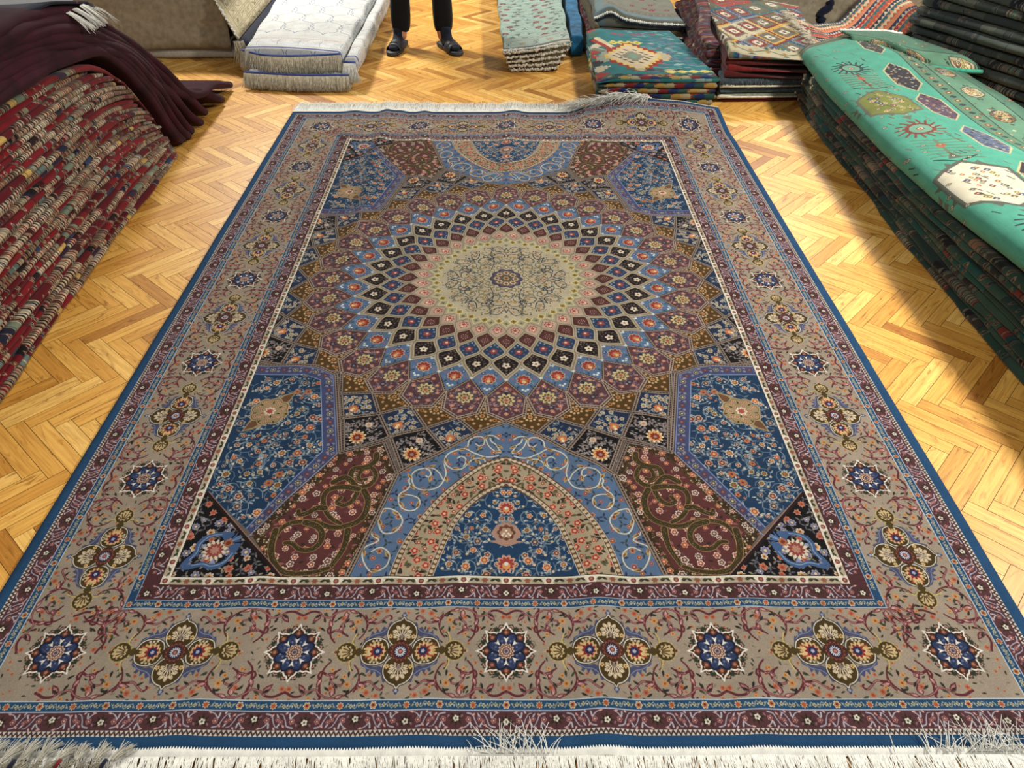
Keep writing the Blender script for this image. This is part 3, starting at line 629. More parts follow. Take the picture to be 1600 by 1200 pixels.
def cloth(name, col, rough=.95, sheen=.15, var=.16, scale=60, weave=900):
    """wool: a base colour with soft mottling and a fine pile"""
    q = NT(name); co = q.n('ShaderNodeTexCoord').outputs['Object']
    n1 = q.n('ShaderNodeTexNoise', Scale=scale, Detail=4.); q.l(co, n1.inputs['Vector'])
    n2 = q.n('ShaderNodeTexNoise', Scale=weave, Detail=2.); q.l(co, n2.inputs['Vector'])
    c = q.ramp(n1.outputs[0], ((.3, tuple(x * (1 - var) for x in col)), (.7, tuple(min(255, x * (1 + var)) for x in col))))
    c = q.mix(c, (.5, .5, .5), .0)
    q.l(c, q.b.inputs['Base Color']); q.b.inputs['Roughness'].default_value = rough
    q.b.inputs['Sheen Weight'].default_value = sheen; q.b.inputs['Sheen Roughness'].default_value = .5; q.b.inputs['Specular IOR Level'].default_value = .2
    q.bump(n2.outputs[0], .35, .002); return q.m
def woven(name, arr, sheen=.1, rough=.92, gain=1., tint=(1, 1, 1), weave=700, bump=.3):
    """a rug surface whose drawn pattern follows the mesh's UVs"""
    q = NT(name); tx = q.n('ShaderNodeTexImage', image=image(name + '_pattern', arr)); tx.extension = 'REPEAT'
    uv = q.n('ShaderNodeUVMap'); q.l(uv.outputs[0], tx.inputs[0])
    co = q.n('ShaderNodeTexCoord').outputs['Object']
    n2 = q.n('ShaderNodeTexNoise', Scale=float(weave), Detail=2.); q.l(co, n2.inputs['Vector'])
    n1 = q.n('ShaderNodeTexNoise', Scale=14., Detail=3.); q.l(co, n1.inputs['Vector'])
    k = q.ramp(n2.outputs[0], ((.25, (205, 205, 205)), (.75, (255, 255, 255))))
    k2 = q.ramp(n1.outputs[0], ((.3, (232, 232, 232)), (.7, (255, 255, 255))))
    c = q.mix(tx.outputs[0], k, 1., 'MULTIPLY'); c = q.mix(c, k2, 1., 'MULTIPLY')
    c = q.mix(c, tuple(gain * t for t in tint), 1., 'MULTIPLY')
    q.l(c, q.b.inputs['Base Color']); q.b.inputs['Roughness'].default_value = rough
    q.b.inputs['Sheen Weight'].default_value = sheen; q.b.inputs['Sheen Roughness'].default_value = .45; q.b.inputs['Specular IOR Level'].default_value = .12
    q.bump(n2.outputs[0], bump, .0015); return q.m
def lerp_path(P, s):
    """point at parameter s (0..1 of length) on a polyline of tuples"""
    d = [0.]
    for a, b in zip(P, P[1:]): d.append(d[-1] + math.dist(a, b))
    t = s * d[-1]
    for i in range(len(P) - 1):
        if t <= d[i + 1] or i == len(P) - 2:
            f = (t - d[i]) / max(1e-9, d[i + 1] - d[i]); return tuple(a + (b - a) * f for a, b in zip(P[i], P[i + 1]))
def smooth3(P, n=6):
    o = []; P = [np.array(p, float) for p in P]
    for i in range(len(P) - 1):
        a, b, c, d = P[max(i - 1, 0)], P[i], P[i + 1], P[min(i + 2, len(P) - 1)]
        for k in range(n):
            t = k / n; o.append(.5 * (2 * b + (c - a) * t + (2 * a - 5 * b + 4 * c - d) * t * t + (3 * b - a - 3 * c + d) * t ** 3))
    o.append(P[-1]); return [tuple(map(float, p)) for p in o]
def fold(name, path, th, depth, inward, mat, parent=None, v0=0., v1=1., L=2., seed=0, crease=True, sharp=.55, u0=0.):
    """one folded rug seen from its fold: a rounded nose swept along path (centre of the fold), its body running inward"""
    rnd = random.Random(seed); inx, iny = inward; V = []; F = []; UV = []
    th0 = sum(th) / len(th) if isinstance(th, (list, tuple)) else th
    prof = [(1., -.5), (.30, -.5)]
    for k in range(9):
        a = -PI / 2 + PI * k / 8; ca, sa = math.cos(a), math.sin(a)
        prof.append((-ca * sharp * th0 / depth, sa * .5))
    prof += [(.30, .5), (1., .5)]
    n = len(prof); acc = 0.; ph = [rnd.uniform(0, 6.3) for _ in range(3)]
    for i, p in enumerate(path):
        if i: acc += math.dist(p, path[i - 1])
        t_ = th[i] if isinstance(th, (list, tuple)) else th
        off = .004 * math.sin(acc * 9 + ph[0]) + .0025 * math.sin(acc * 23 + ph[1]); tz = 1 + .10 * math.sin(acc * 13 + ph[2])
        a, b = path[max(i - 1, 0)], path[min(i + 1, len(path) - 1)]
        d = math.hypot(b[0] - a[0], b[1] - a[1]); dz = b[2] - a[2]; ln = math.hypot(d, dz) + 1e-9
        # thickness direction: normal to the path within the vertical plane through it
        nx, ny, nz = (-(b[0] - a[0]) / (d + 1e-9) * dz / ln, -(b[1] - a[1]) / (d + 1e-9) * dz / ln, d / ln)
        for j, (g, z) in enumerate(prof):
            g2 = g * depth + (off if g < .5 else 0); zz = z * t_ * tz * .97
            V.append((p[0] + inx * g2 + nx * zz, p[1] + iny * g2 + ny * zz, p[2] + nz * zz))
            UV.append((u0 + acc / L, v0 + (v1 - v0) * (.08 + .84 * j / (n - 1))))
    m = len(path)
    for i in range(m - 1):
        for j in range(n): F.append((i * n + j, (i + 1) * n + j, (i + 1) * n + (j + 1) % n, i * n + (j + 1) % n))
    F.append(tuple(range(n))); F.append(tuple((m - 1) * n + j for j in range(n - 1, -1, -1)))
    return mesh(name, V, F, mat, parent, UV, solid=True)
def slab(name, c4, z0, z1, mat, parent=None, top=None, bulge=None, uvs=(1, 1), uvo=(0, 0), nx=26, ny=26, seed=0, wob=.006):
    """a folded rug lying flat: soft rounded edges, pattern wrapping over them. c4: floor corners (front-left, front-right, back-right, back-left)"""
    rnd = random.Random(seed); ph = [rnd.uniform(0, 6.3) for _ in range(4)]
    A, B, C, D = [np.array(p, float) for p in c4]; r = (z1 - z0) / 2; k = 6
    lx = (np.linalg.norm(B - A) + np.linalg.norm(C - D)) / 2; ly = (np.linalg.norm(D - A) + np.linalg.norm(C - B)) / 2
    bl = bulge if bulge is not None else r * .8
    N = k + ny + k; Mx = k + nx + k
    def coord(i, n, L):                                    # -> (fraction 0..1 across, drop 0..1, arc length beyond edge)
        if i < k: a = (k - i) / k * PI / 2; return (bl * (1 - math.sin(a)) / L, 1 - math.cos(a), -a * r + bl)
        if i >= k + n: a = (i - k - n + 1) / k * PI / 2; return (1 - bl * (1 - math.sin(a)) / L, 1 - math.cos(a), L - bl + a * r)
        f = (i - k) / (n - 1); return ((bl + f * (L - 2 * bl)) / L, 0., bl + f * (L - 2 * bl))
    V = []; UV = []; idx = {}
    for side in (1, -1):
        for j in range(N):
            fy, dy, ay = coord(j, ny, ly)
            for i in range(Mx):
                fx, dx, ax = coord(i, nx, lx)
                edge = i in (0, Mx - 1) or j in (0, N - 1)
                if side < 0 and edge: idx[(side, i, j)] = idx[(1, i, j)]; continue
                p = A + (B - A) * fx * (1 - fy) + (D - A) * fy * (1 - fx) + (C - A) * fx * fy
                dd = 1 - (1 - dx) * (1 - dy)
                z = r * (1 - dd)
                w = wob * (math.sin(p[0] * 7 + ph[0]) + math.sin(p[1] * 6 + ph[1]))
                p = p + np.array([math.sin(p[1] * 11 + ph[2]), math.sin(p[0] * 12 + ph[3])]) * wob
                zc = (z0 + z1) / 2 + side * z
                if top: zc += top(p[0], p[1]) * max(0., min(1., (zc - z0) / (z1 - z0) if side > 0 else (zc - z0) / (z1 - z0) * .9))
                idx[(side, i, j)] = len(V); V.append((p[0], p[1], zc + w * (.5 if side > 0 else 0)))
                UV.append((uvo[0] + ax * uvs[0], uvo[1] + ay * uvs[1]) if side > 0 else (uvo[0] + fx * lx * uvs[0], uvo[1] + (ay if fy > .5 else ay) * uvs[1]))
    F = []
    for j in range(N - 1):
        for i in range(Mx - 1):
            F.append((idx[(1, i, j)], idx[(1, i + 1, j)], idx[(1, i + 1, j + 1)], idx[(1, i, j + 1)]))
            q = (idx[(-1, i, j)], idx[(-1, i, j + 1)], idx[(-1, i + 1, j + 1)], idx[(-1, i + 1, j)])
            if len(set(q)) == 4: F.append(q)
    return mesh(name, V, F, mat, parent, UV, solid=True)
def strands(name, items, mat, parent=None, w=.0012, seg=4):
    """yarns: items = (start, direction, length, sag, side curl); thin three-sided tapering tubes in one mesh"""
    V = []; F = []
    for (p, d, L, sag, curl) in items:
        d = Vector(d).normalized(); s = d.cross(Vector((0, 0, 1)))
        if s.length < 1e-4: s = Vector((1, 0, 0))
        s.normalize(); u = s.cross(d); b0 = len(V)
        for i in range(seg + 1):
            t = i / seg; c = Vector(p) + d * L * t + Vector((0, 0, -sag * t * t)) + s * curl * t * t; r = w * (1 - .55 * t)
            for k in range(3):
                a = k * 2 * PI / 3; V.append(c + s * r * math.cos(a) + u * r * math.sin(a))
        for i in range(seg):
            for k in range(3): F.append((b0 + i * 3 + k, b0 + i * 3 + (k + 1) % 3, b0 + (i + 1) * 3 + (k + 1) % 3, b0 + (i + 1) * 3 + k))
        F.append((b0 + seg * 3, b0 + seg * 3 + 1, b0 + seg * 3 + 2))
    return mesh(name, V, F, mat, parent)
def beads(name, pts, mat, parent=None, r=.007, seed=1):
    """knotted fringe: a row of small uneven yarn knots"""
    rnd = random.Random(seed); V = []; F = []
    for p in pts:
        rr = r * rnd.uniform(.75, 1.25); b0 = len(V); sx, sy, sz = (rnd.uniform(.8, 1.3) for _ in range(3))
        for i in range(5):
            a = -PI / 2 + PI * i / 4
            for k in range(6): q = k * PI / 3; V.append((p[0] + rr * sx * math.cos(a) * math.cos(q), p[1] + rr * sy * math.cos(a) * math.sin(q), p[2] + rr * sz * math.sin(a)))
        for i in range(4):
            for k in range(6): F.append((b0 + i * 6 + k, b0 + i * 6 + (k + 1) % 6, b0 + (i + 1) * 6 + (k + 1) % 6, b0 + (i + 1) * 6 + k))
    return mesh(name, V, F, mat, parent)
def tube(name, pts, r, mat, parent=None, n=8):
    V = []; F = []; P = [Vector(p) for p in pts]
    for i, p in enumerate(P):
        d = (P[min(i + 1, len(P) - 1)] - P[max(i - 1, 0)]).normalized(); s = d.cross(Vector((0, 0, 1)))
        s = s.normalized() if s.length > 1e-4 else Vector((1, 0, 0)); u = s.cross(d); rr = r[i] if isinstance(r, (list, tuple)) else r
        for k in range(n): a = k * 2 * PI / n; V.append(p + s * rr * math.cos(a) + u * rr * math.sin(a))
    for i in range(len(P) - 1):
        for k in range(n): F.append((i * n + k, i * n + (k + 1) % n, (i + 1) * n + (k + 1) % n, (i + 1) * n + k))
    F.append(tuple(range(n - 1, -1, -1))); F.append(tuple((len(P) - 1) * n + k for k in range(n)))
    return mesh(name, V, F, mat, parent)
def ribbon(name, rows, mat, parent=None, UV=None, thick=.004):
    """a cloth sheet from rows of points, given a real thickness along its normals"""
    m, n = len(rows), len(rows[0]); P = np.array(rows, float).reshape(m, n, 3)
    du = np.gradient(P, axis=1); dv = np.gradient(P, axis=0); N = np.cross(du, dv); N /= np.linalg.norm(N, axis=2, keepdims=True) + 1e-12
    V = np.concatenate([P.reshape(-1, 3), (P - N * thick).reshape(-1, 3)]); o = m * n; F = []
    for i in range(m - 1):
        for j in range(n - 1):
            a, b, c, d = i * n + j, i * n + j + 1, (i + 1) * n + j + 1, (i + 1) * n + j
            F.append((a, b, c, d)); F.append((o + a, o + d, o + c, o + b))
    edge = [(0, j) for j in range(n)] + [(i, n - 1) for i in range(1, m)] + [(m - 1, j) for j in range(n - 2, -1, -1)] + [(i, 0) for i in range(m - 2, 0, -1)]
    for (i, j), (k, l) in zip(edge, edge[1:] + edge[:1]): F.append((i * n + j, o + i * n + j, o + k * n + l, k * n + l))
    uv = None
    if UV is not None: uv = np.concatenate([np.array(UV, float).reshape(-1, 2)] * 2)
    return mesh(name, V, F, mat, parent, uv, solid=True)
ORD = ['topmost', 'second', 'third', 'fourth', 'fifth', 'sixth', 'seventh', 'eighth', 'ninth', 'tenth', 'eleventh', 'twelfth', 'thirteenth', 'fourteenth', 'fifteenth', 'sixteenth', 'seventeenth', 'eighteenth', 'nineteenth', 'twentieth', 'twenty-first', 'twenty-second', 'twenty-third', 'twenty-fourth', 'twenty-fifth', 'twenty-sixth', 'twenty-seventh', 'twenty-eighth', 'twenty-ninth', 'thirtieth', 'thirty-first', 'thirty-second']
def nth(i, n):
    return 'topmost' if i == 0 else 'lowest' if i == n - 1 else '%s from the top' % ORD[i]

# ------------------------------------------------------------------ small patterns
def strips(n, L, H, kinds, seed, px=.0016, wild=1.):
    """fold edges: n rows of woven bands running along the fold"""
    rnd = random.Random(seed); c = Canvas(0, 0, L, n * H, px, kinds['field'][0]); hp = c.h // n
    for k in range(n):
        rows = slice(k * hp, (k + 1) * hp); x = 0.; mood = rnd.random()
        while x < L:
            r = rnd.random(); p = kinds['p']
            i0 = int(x / px)
            if r < p[0] * (1.6 if mood > .6 else .8):
                w = rnd.uniform(.05, .26); c.im[rows, i0:int((x + w) / px)] = sr(*rnd.choice(kinds['field']))
                if rnd.random() < .8:
                    for _ in range(int(w / .035)):
                        cx = x + rnd.uniform(0, w); yy = (k + rnd.uniform(.15, .85)) * H; c.at(); flower(c, cx, yy, rnd.uniform(.005, .010), 5, (rnd.choice(kinds['light']), rnd.choice(kinds['dark']), rnd.choice(kinds['acc'])))
            elif r < p[1]:
                w = rnd.uniform(.04, .16); c.im[rows, i0:int((x + w) / px)] = sr(*rnd.choice(kinds['light'])); q = 0.
                while q < w:
                    ww = rnd.uniform(.002, .009); cc = rnd.choice(kinds['dark'] + kinds['field'] + kinds['acc'][:1] + kinds['dark'])
                    a = rnd.uniform(-.35, .35); c.at(); m_ = k * H
                    c.poly([(x + q + a * H * .3, m_), (x + q + ww + a * H * .3, m_), (x + q + ww - a * H * .3, m_ + H), (x + q - a * H * .3, m_ + H)], cc)
                    q += ww + rnd.uniform(.003, .012)
            elif r < p[2]:
                w = rnd.uniform(.015, .07); c.im[rows, i0:int((x + w) / px)] = sr(*rnd.choice(kinds['acc']))
                for _ in range(rnd.randint(0, 3)):
                    q = x + rnd.uniform(0, w); c.at(); c.poly([(q, k * H), (q + .003, k * H), (q + .003, k * H + H), (q, k * H + H)], rnd.choice(kinds['dark'] + kinds['light']))
            else:
                w = rnd.uniform(.02, .09); c.im[rows, i0:int((x + w) / px)] = sr(*rnd.choice(kinds['dark']))
                for _ in range(int(w / .02) + 1):
                    c.at(); flower(c, x + rnd.uniform(0, w), (k + rnd.uniform(.2, .8)) * H, rnd.uniform(.005, .009), 4, (rnd.choice(kinds['light']), rnd.choice(kinds['field']), rnd.choice(kinds['light'])))
            e = int((x + w) / px); c.im[rows, max(0, e - 2):e] = sr(*rnd.choice(kinds['dark'])); x += w
    return c.im
RED_K = dict(field=[(112, 22, 30), (128, 26, 34), (96, 20, 28), (120, 30, 32)], light=[(196, 172, 140), (176, 150, 118), (206, 190, 160), (150, 128, 100)], dark=[(40, 24, 26), (34, 36, 56), (70, 26, 26), (26, 22, 24)], acc=[(122, 132, 112), (52, 66, 96), (206, 170, 96), (150, 150, 130), (104, 122, 116), (60, 40, 60)], p=(.20, .70, .86))
GRN_K = dict(field=[(40, 66, 54), (52, 78, 64), (34, 56, 50), (30, 78, 70)], light=[(120, 112, 92), (150, 128, 104), (104, 100, 84)], dark=[(24, 24, 24), (66, 36, 32), (40, 38, 34), (58, 52, 44)], acc=[(112, 44, 36), (26, 60, 62), (128, 96, 72), (70, 84, 66)], p=(.36, .52, .74))
DRK_K = dict(field=[(66, 72, 66), (56, 62, 58), (78, 82, 74), (50, 56, 56)], light=[(112, 108, 96), (96, 92, 82)], dark=[(36, 38, 40), (60, 42, 38), (30, 34, 46)], acc=[(40, 112, 92), (104, 48, 42), (120, 112, 96), (46, 58, 84), (62, 96, 84)], p=(.62, .80, .90))
def pat_white():
    c = Canvas(0, 0, .72, 2., .0016, (214, 216, 212)); rn = random.Random(2)
    c.at()
    for _ in range(2600): c.blob(rn.uniform(0, .72), rn.uniform(0, 2), rn.uniform(.002, .004), rn.choice(((190, 198, 206), (206, 198, 190), (196, 196, 196))))
    W, H = .20, .44
    for r in range(1, 12):
        for k in range(-1, 6):
            cx, cy = (k + .5 * (r % 2)) * W, r * H * .5 + .20
            p = smooth([(cx, cy - H * .20), (cx - W * .06, cy - H * .13), (cx - W * .20, cy - H * .07), (cx - W * .36, cy - H * .03), (cx - W * .46, cy + H * .03), (cx - W * .40, cy + H * .10), (cx - W * .47, cy + H * .16), (cx - W * .44, cy + H * .24), (cx - W * .5, cy + H * .30)], 6)
            for sg in (1, -1): c.line([(cx + sg * (x - cx), y) for x, y in p], .0050, (104, 116, 150), .0036)
            for _ in range(46):
                a = rn.uniform(0, 6.3); q = rn.uniform(.01, .085); leaf(c, cx + q * math.cos(a), cy + .10 + q * math.sin(a) * 1.6, a, .020, .0075, rn.choice(((196, 200, 206), (186, 196, 214), (206, 200, 196))))
    # end border: apricot scallops, then the blue edge
    c.poly([(0, .06), (.72, .06), (.72, .235), (0, .235)], (212, 216, 216))
    for k in range(60):
        x = k * .0125; c.poly([(x, .066), (x + .0062, .082), (x + .0125, .066), (x + .0062, .074)], (120, 96, 84)); c.poly([(x, .215), (x + .0062, .235), (x + .0125, .215), (x + .0062, .222)], (176, 134, 112))
        c.blob(x, .20 + .012 * math.sin(k * .9), .006, (214, 184, 166), 5, .3)
    for k in range(5):
        x = .07 + k * .15; c.line(smooth([(x - .06, .19), (x - .03, .15), (x, .17), (x + .03, .15), (x + .06, .19)], 4), .003, (184, 176, 170)); c.line([(x + .01, .19), (x, .14), (x + .01, .09)], .0035, (112, 116, 136))
        for _ in range(14): flower(c, x + rn.uniform(-.07, .07), rn.uniform(.09, .20), .006, 5, ((204, 204, 206), (200, 184, 176), (186, 194, 204)))
    c.poly([(0, 0), (.72, 0), (.72, .056), (0, .056)], (206, 206, 204)); c.poly([(0, .020), (.72, .020), (.72, .044), (0, .044)], (70, 84, 140))
    for k in range(120): c.blob(k * .006, .022, .0016, (206, 210, 220)); 
    return c.im[::-1]
def pat_floral():
    c = Canvas(0, 0, .56, 1.9, .0016, (150, 172, 160)); rn = random.Random(8); c.at()
    def bl(x, y, k):
        v = [(x + .05 * math.sin(k + .5 * i), y + .012 * i) for i in range(7)]; c.line(smooth(v, 3), .003, (92, 96, 92))
        if k % 3 == 0: flower(c, x, y, .030, 8, ((150, 96, 88), (112, 56, 56), (190, 150, 130)))
        elif k % 3 == 1: flower(c, x, y, .022, 6, ((120, 134, 126), (96, 108, 104), (150, 84, 84)))
        else: flower(c, x, y, .016, 6, ((96, 150, 150), (120, 168, 160), (150, 100, 90)))
        for d in range(3): leaf(c, x, y, k * 1.3 + 2.1 * d, .034, .011, (74, 84, 80))
    scatter(c, (0, .26, .56, 1.9, lambda x, y: True), .094, bl, rn, .3)
    c.poly([(0, .05), (.56, .05), (.56, .24), (0, .24)], (158, 174, 164))
    for y in (.05, .235, .19): c.line([(0, y), (.56, y)], .006, (96, 92, 84))
    for k in range(70): c.blob(k * .008, .212, .0032, (112, 96, 88)); c.blob(k * .008 + .004, .222, .0025, (184, 176, 150))
    for k in range(6):
        x = .04 + k * .10
        if k % 2: flower(c, x, .12, .026, 8, ((150, 134, 112), (170, 160, 130), (150, 120, 90)))
        else:
            for d in (-.02, .0, .02): c.line([(x, .10), (x + d, .15)], .004, (60, 60, 56))
            leaf(c, x, .16, 0, .02, .012, (56, 60, 56)); leaf(c, x, .16, PI, .02, .012, (56, 60, 56)); c.line([(x - .02, .08), (x, .10), (x + .02, .08)], .004, (60, 60, 56))
    for k in range(26): leaf(c, rn.uniform(0, .56), rn.uniform(.06, .19), rn.uniform(0, 6.3), .02, .008, (112, 110, 96))
    c.poly([(0, 0), (.56, 0), (.56, .045), (0, .045)], (104, 106, 96)); c.poly([(0, 0), (.56, 0), (.56, .012), (0, .012)], (206, 200, 184))
    return c.im[::-1]
def kdiamond(c, x, y, w, h, n, col):
    """stepped kilim diamond"""
    for i in range(n):
        t = (i + .5) / n; ww = w * (1 - abs(2 * t - 1)); ww = round(ww / (w / n * 2) + .5) * (w / n * 2)
        c.poly([(x - ww / 2, y + h * (i / n - .5)), (x + ww / 2, y + h * (i / n - .5)), (x + ww / 2, y + h * ((i + 1) / n - .5)), (x - ww / 2, y + h * ((i + 1) / n - .5))], col)
def pat_kilim():
    """turquoise kilim, metres from its front left corner"""
    c = Canvas(0, 0, .75, 1.1, .0014, (40, 108, 112)); rn = random.Random(3); c.at()
    for _ in range(420):
        x, y = rn.uniform(.25, .75), rn.uniform(.1, 1.1); w = rn.uniform(.02, .06); c.poly([(x, y), (x + w, y - .012), (x + w * .6, y + .012), (x - w * .3, y + .010)], rn.choice(((66, 132, 138), (60, 116, 130), (90, 146, 148), (92, 104, 128), (36, 96, 106), (124, 156, 150), (104, 96, 122))))
    for i in range(5):
        for j in range(6): kdiamond(c, .40 + .07 * i + .02 * (j % 2), .24 + .11 * j, .045, .030, 5, ((112, 96, 120), (150, 160, 156), (96, 104, 134))[(i + j) % 3])
    for k in range(8): kdiamond(c, .15 + .045 * k, .89 + .010 * (k % 2), .050, .060, 5, (124, 80, 96) if k % 3 else (60, 112, 116))
    for k in range(4): kdiamond(c, .155 + .052 * k, .69, .058, .085, 5, (206, 190, 92)); kdiamond(c, .155 + .052 * k, .69, .020, .026, 3, (120, 124, 70))
    # left side that hangs over the pile's edge
    for k in range(9): kdiamond(c, .02 + .012 * (k % 2), .10 + k * .11, .10, .10, 5, ((150, 52, 42), (190, 178, 150), (40, 44, 48), (66, 100, 84))[k % 4])
    for x0, y0, x1, y1, col in ((.03, .78, .13, .52, (150, 48, 36)), (.05, .80, .15, .55, (200, 186, 150)), (.02, .62, .14, .40, (104, 120, 104)), (.00, .48, .13, .30, (160, 64, 44))): c.line([(x0, y0), (x1, y1)], .028, col); c.line([(x0 + .02, y0), (x1 + .02, y1)], .006, (200, 190, 160))
    # the medallion
    kdiamond(c, .245, .40, .44, .56, 12, (150, 48, 36)); kdiamond(c, .08, .40, .10, .20, 6, (150, 156, 140)); kdiamond(c, .42, .40, .10, .20, 6, (176, 168, 140))
    kdiamond(c, .245, .40, .33, .52, 12, (206, 178, 92)); kdiamond(c, .245, .40, .29, .47, 12, (200, 182, 150))
    for k in range(14):
        a = k * PI / 7; q = 1 / (abs(math.cos(a)) / .105 + abs(math.sin(a)) / .17); x, y = .245 + q * math.cos(a), .40 + q * math.sin(a)
        c.poly([(x - .020, y + .010), (x - .004, y + .014), (x + .020, y - .008), (x + .004, y - .014)], (34, 40, 40))
    kdiamond(c, .245, .40, .13, .20, 7, (128, 124, 110)); kdiamond(c, .245, .40, .06, .09, 5, (110, 146, 124))
    # steps of grey and cream running down to the front, then the bands of the fold
    for k in range(6): kdiamond(c, .20 + .05 * k, .15 - .004 * k, .060, .05, 5, ((74, 84, 80), (170, 160, 120), (52, 60, 60))[k % 3])
    for k in range(7): kdiamond(c, .40 + .060 * k, .105, .058, .052, 5, (206, 188, 100))
    c.poly([(0, -.1), (.75, -.1), (.75, .062), (0, .062)], (38, 66, 60))
    for k in range(16):
        x = .02 + k * .052; col = ((120, 34, 32), (40, 74, 66), (150, 126, 84), (34, 46, 52), (128, 56, 56), (60, 92, 78), (44, 52, 84))[(k * 5) % 7]
        kdiamond(c, x, .045, .070, .050, 5, col); kdiamond(c, x + .026, .012, .060, .044, 5, ((26, 40, 84), (150, 122, 60), (112, 34, 34), (40, 70, 62), (150, 136, 104))[(k * 3) % 5]); kdiamond(c, x, .045, .024, .018, 3, (150, 136, 104) if k % 2 else (34, 44, 60))
    return c.im[::-1]
def pat_kilim2():
    c = Canvas(0, 0, 1.5, 1.5, .002, (176, 160, 134)); rn = random.Random(13); c.at()
    cols = [(112, 36, 38), (150, 60, 50), (196, 156, 70), (44, 66, 104), (40, 104, 104), (190, 180, 150), (92, 92, 76), (120, 130, 140)]
    for j in range(-2, 9):
        for i in range(-2, 10):
            x, y = i * .25 + (j % 2) * .125, .26 + j * .19; a = cols[(i * 3 + j * 5) % 8]; b = cols[(i * 5 + j * 3 + 2) % 8]
            kdiamond(c, x, y, .27, .40, 16, a); kdiamond(c, x, y, .215, .32, 13, b); kdiamond(c, x, y, .165, .25, 11, (104, 98, 82)); kdiamond(c, x, y, .13, .19, 9, (128, 46, 48) if (i + j) % 2 else (104, 98, 82)); kdiamond(c, x, y, .075, .10, 6, (206, 198, 176)); kdiamond(c, x, y, .024, .032, 3, (60, 60, 66))
    for _ in range(900):                                            # weft feathering
        x, y = rn.uniform(0, 1.5), rn.uniform(.16, 1.5); c.poly([(x, y), (x + .006, y - .02), (x + .010, y + .004)], rn.choice(cols))
    c.poly([(0, 0), (1.5, 0), (1.5, .17), (0, .17)], (176, 168, 138))
    for k in range(80): c.poly([(k * .02, .165), (k * .02 + .02, .165), (k * .02 + .014, .185 + .02 * rn.random())], (186, 178, 150) if k % 2 else cols[k % 8])
    p = []
    for k in range(13): p.append((.05 + k * .12, .055 if k % 2 else .125))
    c.line(p, .012, (46, 66, 44)); 
    for (x, y) in p:
        kdiamond(c, x, y + (.03 if y > .09 else -.03), .05, .035, 5, (46, 66, 44)); kdiamond(c, x, .09, .035, .05, 5, (150, 112, 56) if x < .6 else (56, 76, 52))
    c.poly([(0, 0), (1.5, 0), (1.5, .018), (0, .018)], (170, 160, 136))
    return c.im[::-1]
def pat_stripe():
    c = Canvas(0, 0, 1., .8, .002, (44, 76, 100)); rn = random.Random(17); c.at()
    for j in range(16):
        y = j * .05; col = ((176, 70, 44), (40, 96, 104), (150, 44, 44), (34, 48, 80), (196, 120, 84), (196, 186, 150), (40, 84, 92), (28, 40, 66))[j % 8]
        c.poly([(0, y), (1, y), (1, y + .05), (0, y + .05)], col)
        for k in range(40): x = k * .026; c.poly([(x, y), (x + .013, y + rn.uniform(.02, .05)), (x + .026, y)], ((196, 180, 150), (44, 60, 90), (176, 80, 56), (60, 120, 120))[(j + 1) % 4] if j % 2 else (200, 130, 90))
    return c.im[::-1]
